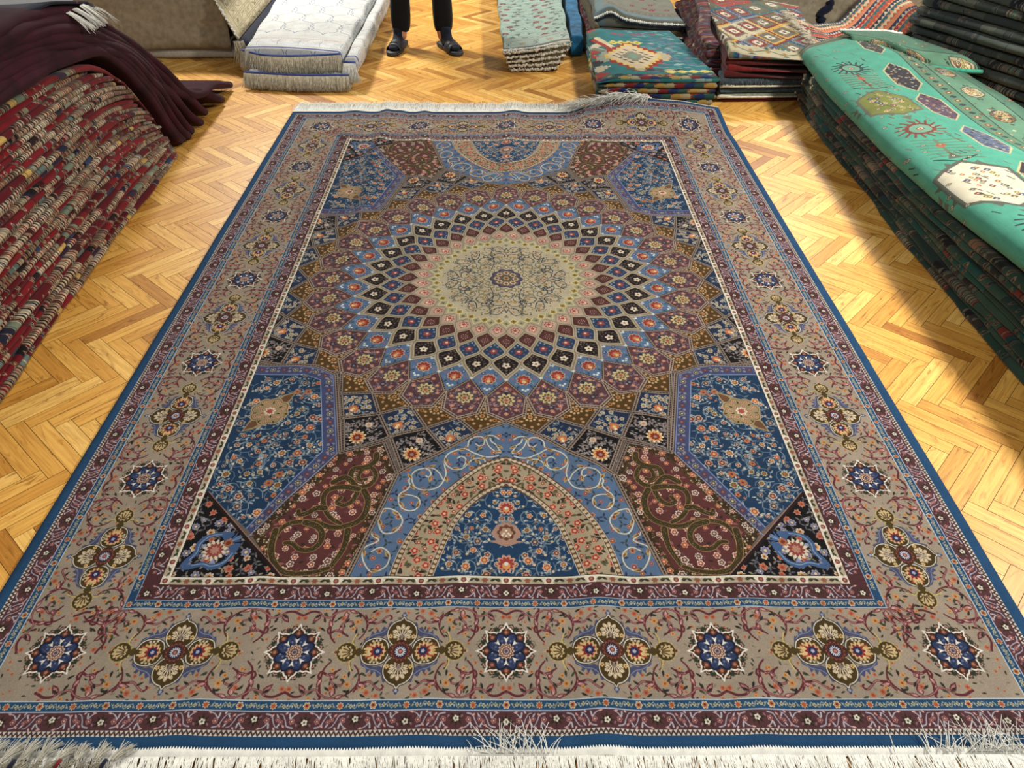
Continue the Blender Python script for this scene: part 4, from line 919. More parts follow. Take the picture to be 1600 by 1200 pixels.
def pat_green():
    """teal rug of the pile on the right: x runs along the fold, y goes in from it"""
    c = Canvas(0, 0, 3., 1.1, .0018, (74, 150, 128)); rn = random.Random(23); c.at()
    for _ in range(3000):
        x, y = rn.uniform(0, 3), rn.uniform(0, 1.1); c.line([(x, y), (x + .03, y)], .002, (82, 158, 136) if rn.random() < .5 else (64, 138, 118))
    DK, BR, CR, OL = (44, 60, 60), (104, 64, 44), (190, 180, 150), (112, 118, 56)
    def comb(x, y, s, col, n=7):
        for k in range(n):
            d = (k - n // 2) * .020 * s
            c.line([(x + d, y), (x + d * 1.25 + .02 * s, y + .075 * s)], .006 * s, col); c.line([(x + d, y), (x + d * 1.25 - .02 * s, y - .06 * s)], .005 * s, col)
        c.line([(x - .07 * s, y), (x + .07 * s, y)], .010 * s, col)
    def med(x, y, w, h, col, out):
        for k in range(22):
            a = k * 2 * PI / 22; q = 1 / (abs(math.cos(a)) / (w * .55) + abs(math.sin(a)) / (h * .62)); 
            c.poly([(x + q * 1.0 * math.cos(a - .12), y + q * math.sin(a - .12)), (x + q * 1.22 * math.cos(a), y + q * 1.22 * math.sin(a)), (x + q * math.cos(a + .12), y + q * math.sin(a + .12))], out)
        hexa = [(x - w * .5, y), (x - w * .28, y - h * .5), (x + w * .28, y - h * .5), (x + w * .5, y), (x + w * .28, y + h * .5), (x - w * .28, y + h * .5)]
        c.poly(hexa, out); c.poly([(x + (p - x) * .9, y + (q - y) * .9) for p, q in hexa], col)
        for _ in range(34):
            a, b = rn.uniform(-.34, .34) * w, rn.uniform(-.3, .3) * h; flower(c, x + a, y + b, .013, 4, (rn.choice(((196, 186, 150), (60, 66, 76), (150, 150, 90))), rn.choice(((150, 70, 50), (70, 80, 110), (120, 100, 50))), (206, 190, 150)))
    xs = .12
    seq = [('eye', .575), ('comb', .76), ('med', 1.10), ('eye2', 1.45), ('comb2', 1.68), ('medw', 2.04), ('eye', 2.42), ('comb', 2.62), ('med', 2.92)]
    for k, x in seq:
        y = .245
        if k.startswith('eye'):
            cl = DK if k == 'eye' else (112, 60, 50)
            for d in range(16): a = d * PI / 8; c.line([(x + .055 * math.cos(a), y + .05 * math.sin(a)), (x + .10 * math.cos(a + .2), y + .095 * math.sin(a + .2))], .010, cl)
            c.blob(x, y, .062, cl); c.blob(x, y, .045, (104, 150, 128)); flower(c, x, y, .018, 6, (BR, CR, (150, 60, 40))); 
        elif k.startswith('comb'): comb(x, y, 1.35, BR if k == 'comb' else (92, 116, 92)); c.blob(x - .03, y, .02, (160, 90, 60)); c.line([(x + .10, y - .08), (x + .14, y), (x + .10, y + .08)], .010, DK)
        elif k == 'med': med(x, y, .36, .24, OL, (96, 100, 84))
        else: med(x, y, .46, .28, (200, 194, 172), (84, 92, 80))
    for _ in range(190): x, y = rn.uniform(0.1, 3), rn.uniform(.05, .40); flower(c, x, y, .010, 4, (DK, CR, BR)) if rn.random() < .4 else c.line([(x, y), (x + .03, y + .012)], .005, rn.choice((DK, BR, (96, 100, 84))))
    for k, x in enumerate((.20, .72, 1.13, 1.585, 2.05, 2.55)):    # long lozenges behind
        w = .185; y = .455; col = ((60, 60, 56), (50, 46, 50), (88, 66, 80), (84, 94, 116), (56, 50, 50), (92, 66, 70))[k]
        pts = [(x - w, y), (x - w * .5, y - .055), (x + w * .5, y - .055), (x + w, y), (x + w * .5, y + .055), (x - w * .5, y + .055)]
        c.poly([(x + (p - x) * 1.06, y + (q - y) * 1.16) for p, q in pts], (176, 168, 130)); c.poly(pts, col); ins = inpoly(pts)
        for _ in range(90):
            a, b = x + rn.uniform(-w, w), y + rn.uniform(-.055, .055)
            if ins(a, b): c.blob(a, b, rn.uniform(.005, .009), rn.choice(((150, 150, 140), (60, 66, 90), (150, 120, 90), (40, 40, 44))), 4, .4)
    for y0, y1, col in ((.545, .63, (84, 120, 98)), (.63, .77, (92, 132, 108)), (.77, 1.1, (76, 116, 96))):
        c.poly([(0, y0), (3, y0), (3, y1), (0, y1)], col); c.line([(0, y0), (3, y0)], .006, (40, 52, 46))
    for k in range(30):
        x = k * .1 + .05; flower(c, x, .587, .024, 6, ((120, 130, 96), BR, CR)); kdiamond(c, x + .05, .587, .03, .03, 4, DK)
        if k % 3 == 0: med(x, .70, .16, .085, (176, 160, 130) if k % 2 else (120, 84, 60), (60, 66, 56))
        flower(c, x, .83 + .04 * (k % 2), .02, 5, ((112, 118, 90), (120, 60, 50), CR))
    for _ in range(160): x, y = rn.uniform(0, 3), rn.uniform(.61, 1.1); c.blob(x, y, rn.uniform(.005, .012), rn.choice((DK, BR, CR, (96, 100, 84))), 4, .4)
    # the far end is a dim greyed border
    c.poly([(0, 0), (.085, 0), (.085, 1.1), (0, 1.1)], (84, 92, 70))
    for k in range(120): x, y = rn.uniform(0, .085), rn.uniform(0, 1.1); c.line([(x, y), (x + .01, y + .03)], .004, rn.choice(((60, 64, 50), (116, 116, 90), (70, 60, 50))))
    return c.im[::-1]
def pat_redfloral():
    c = Canvas(0, 0, 1.4, .5, .002, (84, 22, 30)); rn = random.Random(31); c.at()
    def f(x, y, k):
        if k % 2: flower(c, x, y, rn.uniform(.014, .026), 6, rn.choice((((150, 84, 76), (60, 66, 92), (190, 160, 130)), ((176, 60, 40), (120, 30, 30), (196, 160, 110)), ((112, 116, 104), (66, 30, 40), (180, 150, 120)))))
        for d in range(3): leaf(c, x, y, k + 2.1 * d, .05, .016, rn.choice(((64, 74, 66), (50, 40, 44), (120, 96, 76), (66, 66, 96))))
    scatter(c, (0, 0, 1.4, .5, lambda x, y: True), .045, f, rn, .4); return c.im[::-1]
def pat_grey():
    c = Canvas(0, 0, .6, .9, .0018, (104, 124, 128)); rn = random.Random(37); c.at()
    c.poly([(.07, .09), (.6, .09), (.6, .9), (.07, .9)], (116, 116, 104))
    for y in (.09, .11, .15, .185): c.line([(.07 + y * .3, y), (.6, y)], .005, (60, 60, 56))
    for k in range(40): kdiamond(c, .1 + k * .014, .13, .011, .018, 4, ((60, 50, 50), (150, 120, 100), (92, 92, 80))[k % 3]); flower(c, .12 + k * .03, .17, .009, 5, ((140, 132, 112), (120, 50, 50), (60, 60, 60)))
    for k in range(30): x, y = rn.uniform(.1, .6), rn.uniform(.22, .9); flower(c, x, y, .022, 6, ((130, 44, 52), (110, 30, 40), (150, 120, 110))) if k % 2 else leaf(c, x, y, rn.uniform(0, 6), .05, .015, (70, 84, 80))
    return c.im[::-1]
def pat_cream():
    c = Canvas(0, 0, .5, .9, .0018, (196, 184, 150)); rn = random.Random(41); c.at()
    for j in range(9):
        for i in range(5):
            x, y = .05 + i * .095, .06 + j * .095; c.line([(x, y), (x + .08, y), (x + .08, y + .08), (x, y + .08), (x, y)], .004, (120, 104, 76))
            q = [(x + rn.uniform(.01, .07), y + rn.uniform(.01, .07)) for _ in range(6)]; c.line(q, .004, (104, 88, 64))
    return c.im[::-1]
def pat_navy():
    c = Canvas(0, 0, .6, .4, .002, (24, 26, 44)); rn = random.Random(43); c.at()
    for y in (.03, .06, .32): c.line([(0, y), (.6, y)], .008, (120, 50, 66))
    for k in range(20): flower(c, k * .03, .045, .01, 5, ((190, 150, 140), (110, 44, 60), (200, 190, 170)))
    return c.im[::-1]
# ================================================================== the place
KS = 1.192                                             # pattern units -> metres (with the weave's own stretch below)
RX, RY = .968 * KS, 1.045 * KS
YC = 2.533                                             # middle of the big rug
rnd = random.Random(1)
# ---- floor: oiled herringbone parquet, 5 x 30 cm strips, laid 45 degrees
def floor():
    W, L = .0501, .3006; an = math.radians(2.1); C0 = (1.221 * KS, 1.368 * KS)
    e1 = (math.cos(an - PI / 4), math.sin(an - PI / 4)); e2 = (math.cos(an + PI / 4), math.sin(an + PI / 4))
    V = []; F = []; UV = []; CO = []; MI = []; g = .0008; rn = random.Random(77)
    def plank(p0, p1, q0, q1, along_p):
        cx, cy = (p0 + p1) / 2, (q0 + q1) / 2
        wx, wy = C0[0] + e1[0] * cx + e2[0] * cy, C0[1] + e1[1] * cx + e2[1] * cy
        if not (-3.3 < wx < 3.6 and -.3 < wy < 8.6): return
        b = len(V); tone = min(1., max(0., rn.gauss(.5, .22))); ox, oy = rn.uniform(0, 40), rn.uniform(0, 40)
        for (p, q) in ((p0 + g, q0 + g), (p1 - g, q0 + g), (p1 - g, q1 - g), (p0 + g, q1 - g)):
            V.append((C0[0] + e1[0] * p + e2[0] * q, C0[1] + e1[1] * p + e2[1] * q, 0)); CO.append((tone, rn.random() * 0 + (1 if along_p else 0), ox / 40, 1))
            UV.append((ox + p, oy + q) if along_p else (ox + q, oy + p))
        F.append((b, b + 1, b + 2, b + 3)); MI.append(0)
    R = int(9 / W)
    for m in range(-12, 13):
        for j in range(-R, R):
            # lying strip j of chain m ends (upper corner) on the zigzag through C0
            p1 = j * W - 2 * L * m; plank(p1 - L, p1, j * W - W, j * W, True)
            k = j; p = k * W - 2 * L * m - L; plank(p - W, p, (k - 1) * W, (k - 1) * W + L, False)
    b = len(V)
    for p in ((-3.4, -.4, -.0012), (3.7, -.4, -.0012), (3.7, 8.7, -.0012), (-3.4, 8.7, -.0012)): V.append(p); UV.append((0, 0)); CO.append((0, 0, 0, 1))
    F.append((b, b + 1, b + 2, b + 3)); MI.append(1)
    q = NT('oiled_beech'); at = q.n('ShaderNodeAttribute', attribute_name='tone'); sp = q.n('ShaderNodeSeparateColor'); q.l(at.outputs[0], sp.inputs[0])
    base = q.ramp(sp.outputs[0], ((0., (162, 108, 42)), (.3, (200, 146, 66)), (.6, (218, 168, 84)), (1., (232, 192, 112))))
    uv = q.n('ShaderNodeUVMap'); mp = q.n('ShaderNodeMapping'); mp.inputs['Scale'].default_value = (3.5, 60, 1); q.l(uv.outputs[0], mp.inputs[0])
    gr = q.n('ShaderNodeTexNoise', Scale=1.6, Detail=6., Distortion=1.2); q.l(mp.outputs[0], gr.inputs['Vector'])
    mp2 = q.n('ShaderNodeMapping'); mp2.inputs['Scale'].default_value = (5, 22, 1); q.l(uv.outputs[0], mp2.inputs[0])
    wv = q.n('ShaderNodeTexNoise', Scale=1.1, Detail=3., Distortion=2.5); q.l(mp2.outputs[0], wv.inputs['Vector'])
    c = q.mix(base, q.ramp(gr.outputs[0], ((.3, (206, 190, 168)), (.6, (255, 255, 255)))), .8, 'MULTIPLY')
    c = q.mix(c, q.ramp(wv.outputs[0], ((.28, (150, 112, 72)), (.40, (255, 255, 255)), (.62, (255, 252, 244)), (.70, (214, 186, 150)))), .65, 'MULTIPLY')
    q.l(c, q.b.inputs['Base Color']); q.b.inputs['Roughness'].default_value = .42; q.b.inputs['Specular IOR Level'].default_value = .35
    q.bump(gr.outputs[0], .08, .001)
    d = NT('floor_joint'); d.b.inputs['Base Color'].default_value = (*sr(58, 34, 14), 1); d.b.inputs['Roughness'].default_value = .8
    o = mesh('floor', V, F, [q.m, d.m], None, UV, False, CO, MI); tag(o, 'honey-coloured herringbone parquet floor', 'floor', None, 'structure')
floor()
M = {}
M['white_yarn'] = cloth('white_yarn', (216, 216, 208), .95, .1, .05)
M['ivory_yarn'] = cloth('ivory_yarn', (196, 190, 170), .95, .1, .10)
M['grey_yarn'] = cloth('grey_yarn', (134, 128, 112), .95, .1, .14)
M['tassel_yarn'] = cloth('tassel_yarn', (176, 172, 158), .95, .1, .12)
M['knot_yarn'] = cloth('knot_yarn', (176, 168, 152), .95, .1, .2)
M['blue_edge'] = cloth('blue_edge', (24, 78, 118), .9, .2, .08)
M['black_cloth'] = cloth('black_cloth', (11, 11, 13), .85, .05, .15)
M['burgundy'] = cloth('burgundy', (46, 12, 24), .95, .02, .25, 9)
M['taupe'] = cloth('taupe', (140, 130, 110), .95, .05, .10, 30)
M['felt'] = cloth('felt', (176, 172, 162), .95, .05, .06)
M['olive'] = cloth('olive', (74, 66, 44), .95, .1, .15)
M['teal_side'] = cloth('teal_side', (30, 66, 62), .95, .1, .2)
M['redwool'] = cloth('redwool', (92, 22, 22), .95, .15, .2)
M['darkred'] = cloth('darkred', (66, 16, 18), .95, .15, .2)
M['bluegrey'] = cloth('bluegrey', (66, 80, 88), .95, .1, .2)
M['sage'] = cloth('sage', (112, 116, 98), .95, .1, .15)
M['navy'] = cloth('navy', (20, 24, 42), .95, .1, .15)

# ---- the big domed-medallion rug
def bump1(t): t = max(0., min(1., t)); return t * t * (3 - 2 * t)
RIDGE = [(-.62, -.05, .016, .035, .75, 1.9), (-.02, .06, .012, .05, 1.2, 2.0), (.42, .03, .008, .05, .7, 2.6), (-.36, -.10, .010, .04, .6, 2.4), (-.85, .0, .007, .05, .7, 3.0), (.30, .1, .012, .05, -1.1, 1.2)]
def rug_z(x, y):
    v = (y - YC) / 1.8; z = 0.
    for x0, sl, h, w, c, ln in RIDGE:
        z += h * math.exp(-((x - x0 - sl * v) / w) ** 2) * math.exp(-((v - (c if c < 1 else .95)) / ln * 1.6) ** 2)
    z += .010 * math.exp(-((x + .60) / .045) ** 2) * math.exp(-((y - 4.32) / .28) ** 2)
    for x0 in (-.66, -.18, .52): z += .007 * math.exp(-((x - x0 - .15 * (y - .75)) / .05) ** 2) * math.exp(-((y - .75) / .55) ** 2)
    z += .0012 * (math.sin(x * 9 + y * 2) + math.sin(y * 8 - x * 3))
    c = bump1((y - 3.98) / .35) * bump1((x - .30) / .40) * (1 - .35 * bump1((x - .95) / .3)); z += .085 * c
    return max(0., z)
def rug_xy(x, y):
    c = bump1((y - 3.9) / .45) * bump1((x - .55) / .65)
    return x - .030 * c, y - .075 * c
def big_rug():
    root = empty('area_rug', (0, YC, 0)); tag(root, 'large blue and maroon rug with a dome medallion spread across the middle of the floor', 'rug')
    HX, HY = RA * RX, RB * RY; nx, ny = 150, 220; rows = []; UV = []
    for j in range(ny + 1):
        r = []; 
        for i in range(nx + 1):
            x = -HX + 2 * HX * i / nx; y = -HY + 2 * HY * j / ny
            X, Y = rug_xy(x, YC + y); r.append((X, Y - YC, .0105 + rug_z(x, YC + y))); UV.append((i / nx, j / ny))
        rows.append(r)
    mt = woven('rug_pile', rug_pattern(), .02, .95, .74, (1, 1, 1), 500, .25)
    ribbon('pile', rows, mt, root, UV, .009)
    rn = random.Random(3)
    # woven white hems with their little teeth, and the fringes
    def edge(y, s):
        V = []; F = []; n = 420
        for i in range(n):
            x = -HX + 2 * HX * (i + .5) / n; dx = HX / n
            for (u, v, h) in ((-dx, 0, 0), (dx, 0, 0), (dx, .012, .002), (-dx, .012, .002), (-dx * .2, -.007, .0015)):
                X, Y = rug_xy(x + u, YC + y); V.append((X, Y - YC + s * v, .0115 + rug_z(x + u, YC + y) * (1 if s < 0 else 1) + (h if v > .001 or v < 0 else .003) - (.006 if v > .005 else 0)))
            b = len(V) - 5; F += [(b, b + 1, b + 2, b + 3), (b, b + 4, b + 1)]
        return mesh('hem', V, F, M['white_yarn'], root)
    edge(-HY, -1); edge(HY, 1)
    it = []
    for i in range(2600):
        x = rn.uniform(-HX, HX); y = -HY - .010
        it.append(((x, y, .010 + rug_z(x, YC - HY) * .6), (rn.gauss(.06, .16), -1, rn.gauss(.0, .03)), rn.uniform(.09, .13), .006, rn.gauss(0, .012)))
    for cx, n_ in ((-.01, 26), (.055, 22), (.98, 90)):           # tufts that flipped over on to the pile
        for _ in range(n_):
            x = cx + rn.gauss(0, .022 if cx < .5 else .07); a = rn.gauss(0, .5)
            it.append(((x, -HY - .006, .016), (math.sin(a), math.cos(a), rn.uniform(.25, .8)), rn.uniform(.03, .07), .012, rn.gauss(0, .02)))
    strands('fringe', it, M['white_yarn'], root, .0014)
    it = []
    for i in range(3000):
        x = rn.uniform(-HX, .42); it.append(((x, HY + .008, .010 + .8 * rug_z(x, YC + HY)), (rn.gauss(0, .10), 1, rn.gauss(-.01, .03)), rn.uniform(.12, .165), .004, rn.gauss(0, .01)))
    for i in range(520):                                         # the part pushed up against the pile of kilims
        x = .40 + .42 * rn.random() ** 1.1; X, Y = rug_xy(x, YC + HY); z = .016 + rug_z(x, YC + HY); t = (x - .4) / .55
        it.append(((X, Y - YC + .004, z), (-.75 + rn.gauss(0, .3), .25 - .9 * t * rn.random() - .35, .55 * rn.random() + .1), rn.uniform(.06, .14), .05, rn.gauss(0, .02)))
    strands('fringe', it, M['white_yarn'], root, .0016)
big_rug()

# ---- left: the pile of red folded rugs
RED_N = 30
red_top = [(.75, .705), (1.8, .70), (2.56, .680), (2.82, .670), (3.0, .648), (3.15, .615), (3.265, .565), (3.42, .46), (3.53, .345), (3.66, .20), (3.755, .085)]
def interp(P, y):
    for (a, b), (c, d) in zip(P, P[1:]):
        if y <= c: return b + (d - b) * max(0, (y - a)) / (c - a)
    return P[-1][1]
im_red = strips(RED_N, 3.2, .030, RED_K, 5, .0015)
m_red = woven('red_fold', im_red, .1, .92, 1., (1, 1, 1), 600, .3)
def left_face(y): return -1.662 + (3.76 - y) * .041
def red_pile():
    rn = random.Random(12)
    for i in range(RED_N):                                       # i = 0 is the lowest
        t = (i + .5) / RED_N; k = RED_N - 1 - i; P = []; TH = []; n = 46; wob = rn.uniform(0, 6.3); jx = rn.uniform(-.010, .010)
        eff = lambda y: .68 * (1 - .55) + .55 * interp(red_top, y) if y > 2.5 else interp(red_top, y)
        yend = 3.755
        while yend > 3.0 and t * eff(yend) > interp(red_top, yend) - .020: yend -= .01
        yend -= rn.uniform(0, .05)
        if i == RED_N - 1: yend = 3.74
        for j in range(n):
            y = .75 + (yend - .75) * j / (n - 1); ht = interp(red_top, y) if i == RED_N - 1 else min(eff(y), interp(red_top, y) / max(t, .05)); h = ht / RED_N
            z = ht * t + .0020 * math.sin(y * 5 + wob) * (1 if 0 < i < RED_N - 1 else 0)
            late = max(0., (y - 3.05) / .7); x = left_face(y) + jx + .007 * math.sin(y * 3 + wob) - .03 * late * late * t - .015 * t
            P.append((x, y, max(z, h / 2 + .001))); TH.append(h * rn.uniform(.94, 1.0))
        o = fold('folded_rug', P, TH, .42, (-1, 0), m_red, None, i / RED_N, (i + 1) / RED_N, 3.2, 100 + i, u0=rn.random())
        tag(o, 'folded red and cream rug, ' + nth(k, RED_N) + ' of the pile at the left', 'rug', 'red folded rugs in the left pile')
    # cream end tassels poking out where the rugs sag
red_pile()
# ---- burgundy rugs over it, draped down to the floor behind
lo = [(.75, .722), (1.8, .715), (2.57, .700), (2.82, .692), (3.1, .668), (3.24, .642), (3.37, .570), (3.53, .440), (3.72, .20), (3.80, .085), (3.86, .028)]
hi = [(.75, .885), (1.8, .88), (2.73, .875), (3.05, .842), (3.31, .776), (3.565, .64), (3.80, .480), (4.03, .275), (4.14, .165), (4.32, .112), (4.55, .105), (4.88, .030)]
lo_s, hi_s = smooth3(lo, 8), smooth3(hi, 8); BUR_N = 8
for i in range(BUR_N):
    f = (i + .5) / BUR_N; P = []; TH = []; rn = random.Random(50 + i); n = 60
    for j in range(n):
        s = j / (n - 1); a, b = lerp_path(lo_s, s), lerp_path(hi_s, s); g = bump1((s - .72) / .28); f_ = f + (f ** 2.4 - f) * g; y, z = a[0] + (b[0] - a[0]) * f_, a[1] + (b[1] - a[1]) * f_
        h = min(math.dist(a, b) / BUR_N * (1 + .25 * g), .046)
        x = left_face(min(y, 3.8)) - .012 - .003 * i + .008 * math.sin(y * 3 + i) + .030 * bump1((y - 3.7) / .5) + .012 * math.sin(y * 9 + i * 2) * bump1((y - 3.9) / .3)
        P.append((x, y, max(z, h / 2 + .002))); TH.append(h * .97)
    root = empty('velvet_rug', (P[0][0], P[0][1], 0)); k = BUR_N - 1 - i
    tag(root, 'dark burgundy rug draped over the red pile, ' + nth(k, BUR_N) + ' of the burgundy layers', 'rug', 'burgundy rugs on the left pile')
    Q = [(p[0] - root.location.x, p[1] - root.location.y, p[2]) for p in P]
    fold('pile', Q, TH, .5, (-1, 0), M['burgundy'], root, 0, 1, 2, 60 + i)
    e = Q[-1]; strands('fringe', [((e[0] - rn.uniform(0, .30), e[1] - .004, max(.012, e[2] + rn.uniform(-.008, .008))), (rn.gauss(.1, .2), 1, rn.gauss(0, .1)), rn.uniform(.02, .04), .006, 0) for _ in range(60)], M['ivory_yarn'], root, .0018)
# a navy rug on top with white tassels, and the pale folded edge at the frame's corner
t = empty('tasselled_rug', (-1.66, 3.2, 0)); tag(t, 'navy rug with thick white tassels lying on top of the burgundy layers', 'rug')
m_nv = woven('navy_rug', pat_navy(), .1, .9)
rows = []; UV = []
for j in range(16):
    v = j / 15; y = 2.75 + .60 * v
    a = interp(hi, y); r = []
    for i in range(10):
        u = i / 9; r.append((-2.25 + u * .60 + 1.66, y - 3.2, a + .022 + .010 * math.sin(u * 5 + v * 3))); UV.append((u, v))
    rows.append(r)
ribbon('pile', rows, m_nv, t, UV, .010)
rn = random.Random(9)
for k in range(11):
    x0 = -2.2 + k * .055
    strands('tassel', [((x0 + 1.66 + rn.gauss(0, .006), .148, interp(hi, 3.35) + .018 + rn.gauss(0, .003)), (rn.gauss(.25, .14), 1, -.30 + rn.gauss(0, .1)), rn.uniform(.07, .11), .05, rn.gauss(0, .01)) for _ in range(34)], M['white_yarn'], t, .0022)
for k in range(3):
    strands('tassel', [((.012 + rn.gauss(0, .004), .05 - k * .055 + rn.gauss(0, .006), interp(hi, 3.25) + .016), (1, .25 + rn.gauss(0, .15), -.7 + rn.gauss(0, .12)), rn.uniform(.06, .09), .02, rn.gauss(0, .008)) for _ in range(40)], M['white_yarn'], t, .0022)
# ---- behind: taupe-covered pile with a cream rug on top
def draped(name, x0, x1, y, zt, depth, mat, label, seed, lean=.05, zb=.004):
    rn = random.Random(seed); rows = []
    for j in range(26):
        r = []
        for i in range(34):
            x = x0 + (x1 - x0) * i / 33; s = j / 25 * (zt + depth)
            if s < zt: z = s + zb; yy = y + lean * (1 - s / zt) * -1 + .012 * math.sin(x * 7 + seed) + .010 * math.sin(z * 40 + x * 5 + seed) * (1 - z / zt)
            else: z = zt + .006 * math.sin(x * 9); yy = y + (s - zt)
            f = min(1., abs(s - zt) / .05); z -= .018 * (1 - f) ** 2
            r.append((x, yy + .003 * rn.random(), z))
        rows.append(r)
    o = ribbon(name, rows, mat, None, None, -.01); tag(o, label, 'rug'); return o
draped('folded_rug', -2.75, -1.80, 5.36, .46, .5, M['taupe'], 'taupe-backed rug draped over the front of the pile left of the white rugs', 3, .05, .075)
o = slab('felt_sheet', [(-2.8, 5.335), (-1.80, 5.345), (-1.83, 6.0), (-2.8, 6.0)], .002, .072, M['felt'], None, seed=5); tag(o, 'white felt sheet showing as a pale strip below the taupe-backed rug', 'sheet')
o = slab('rug_pile', [(-2.72, 5.47), (-1.84, 5.47), (-1.84, 6.9), (-2.72, 6.9)], .088, .44, M['taupe'], None, seed=6); tag(o, 'thick taupe folded rug underneath the cream patterned rug', 'rug')
m_cr = woven('cream_rug', pat_cream(), .1, .9)
t = empty('folded_rug', (-1.80, 5.7, 0)); tag(t, 'cream rug with a grid pattern and navy edge hanging beside the taupe-backed pile', 'rug')
rows = []; UV = []
for j in range(14):
    v = j / 13; r = []
    for i in range(10):
        u = i / 9; y = 5.32 + 1.2 * v; s = u * .30
        r.append((-1.86 + s * (.62 - .1 * v) + 1.80, y - 5.7 - .22 * u * (1 - v) , .40 - .70 * s + .14 * v * (1 - u) + (.02 * v))); UV.append((u, v))
    rows.append(r)
ribbon('pile', rows, m_cr, t, UV, .01)
ribbon('navy_border', [[(p[0] + .004 + (.075 if k else 0), p[1] + .0, p[2] - (.075 if k else .002)) for k in (0, 1)] for p in [r[-1] for r in rows]], M['navy'], t, None, .008)
beads('edge_knots', [(rows[0][i][0] + (rows[0][i + 1][0] - rows[0][i][0]) * q, rows[0][i][1] - .008, rows[0][i][2] + (rows[0][i + 1][2] - rows[0][i][2]) * q + .004) for i in range(9) for q in (0, .35, .7)], M['white_yarn'], t, .007)
strands('fringe', [((rows[0][9][0] + rnd.gauss(0, .012), rows[0][9][1] + rnd.gauss(0, .012), rows[0][9][2] - .01), (rnd.gauss(.1, .2), rnd.gauss(-.1, .2), -1), rnd.uniform(.09, .15), .0, rnd.gauss(0, .015)) for _ in range(160)], M['ivory_yarn'], t, .0022)
m_rf = woven('red_floral', pat_redfloral(), .1, .9)
o = slab('folded_rug', [(-1.78, 5.62), (-1.715, 5.50), (-1.73, 7.2), (-1.79, 7.2)], .003, .20, M['burgundy'], None, seed=8); tag(o, 'dark burgundy folded rug between the cream rug and the white rugs', 'rug')

# ---- the white rugs
m_wh = woven('white_rug', pat_white(), .1, .9)
def fringe_curtain(root, pts, L, mat, n, seed, w=.0020, out=(0, -1), fl=.35):
    rn = random.Random(seed); it = []
    for _ in range(n):
        p = lerp_path(pts, rn.random()); it.append((p, (out[0] * fl + rn.gauss(0, .10), out[1] * fl + rn.gauss(0, .1), -1), L * rn.uniform(.85, 1.1), 0, rn.gauss(0, .012)))
    return strands('fringe', it, mat, root, w)
def white_rug(c4, z0, z1, label, seed, front, L):
    root = empty('white_rug', (c4[0][0], c4[0][1], 0)); tag(root, label, 'rug', 'white rugs by the standing person')
    q = [(p[0] - c4[0][0], p[1] - c4[0][1]) for p in c4]
    sag = lambda x, y: .010 * math.sin(x * 6)
    slab('pile', q, z0, z1, m_wh, root, sag, .022, (1 / .72, 1 / 2.), (0, 0), 30, 40, seed, .004)
    P = [(p[0] - c4[0][0], p[1] - c4[0][1], p[2]) for p in front]
    tube('edge_cord', [(p[0], p[1] + .010, p[2] + .004) for p in P], .0065, M['blue_cord'], root)
    fringe_curtain(root, P, L, M['ivory_yarn'] if seed % 2 else M['white_yarn'], 1500, seed)
M['blue_cord'] = cloth('blue_cord', (70, 86, 150), .9, .1, .1)
white_rug([(-1.58, 4.86), (-.985, 4.80), (-.985, 7.2), (-1.78, 7.2)], .105, .200, 'topmost white rug with a pale blue lattice and thick fringe hanging over the pile front', 1, smooth3([(-1.605, 4.90, .178), (-1.44, 4.80, .176), (-1.2, 4.785, .178), (-.985, 4.79, .188)], 6), .100)
white_rug([(-.975, 4.79), (-.890, 4.78), (-.905, 7.2), (-.97, 7.2)], .090, .170, 'narrow folded white rug at the right edge of the white pile, with a blue-edged end', 2, [(-.97, 4.765, .150), (-.90, 4.765, .145)], .10)
white_rug([(-1.56, 4.78), (-.93, 4.73), (-.93, 7.2), (-1.72, 7.2)], .006, .100, 'lowest white rug of the pile, its long cream fringe touching the floor', 3, smooth3([(-1.575, 4.765, .090), (-1.25, 4.715, .088), (-.94, 4.715, .088)], 6), .082)

# ---- aqua floral rugs right of the person
m_fl = woven('aqua_floral', pat_floral(), .1, .9)
FL_N = 5
for i in range(FL_N):
    z0 = .004 + i * .026; z1 = z0 + (.025 if i < FL_N - 1 else .034); dx = .012 * i
    c4 = [(.03 - .012 * i, 5.09 - .008 * i), (.33 + .02 * i, 5.10 + .025 * i), (.40 + .006 * i, 7.2), (-.10, 7.2)]
    root = empty('floral_rug', (c4[0][0], c4[0][1], 0)); top = i == FL_N - 1
    tag(root, 'aqua floral rug, ' + nth(FL_N - 1 - i, FL_N) + ' of the small pile right of the person', 'rug', 'aqua floral rugs right of the person')
    q = [(p[0] - c4[0][0], p[1] - c4[0][1]) for p in c4]
    sag = lambda x, y: .028 * bump1((x - .15) / .25)
    slab('pile', q, z0, z1, m_fl if top else M['olive'], root, sag, .012, (1 / .56, 1 / 1.9), (0, 0), 18, 30, 30 + i, .005)
    pts = []
    for s in range(44 if top else 34):
        u = s / (43 if top else 33); x = q[0][0] + (q[1][0] - q[0][0]) * u; y = q[0][1] + (q[1][1] - q[0][1]) * u - .006; pts.append((x, y + rnd.uniform(-.005, .005), (z0 + z1) / 2 + sag(x, y) * .6 + rnd.uniform(-.004, .004)))
    beads('knotted_fringe', pts, M['knot_yarn'], root, .0085, 40 + i)
    if top: strands('white_hem', [((p[0] - .01, p[1] + .010, p[2] + .014), (1, .05, 0), .024, 0, 0) for p in pts], M['white_yarn'], root, .004)
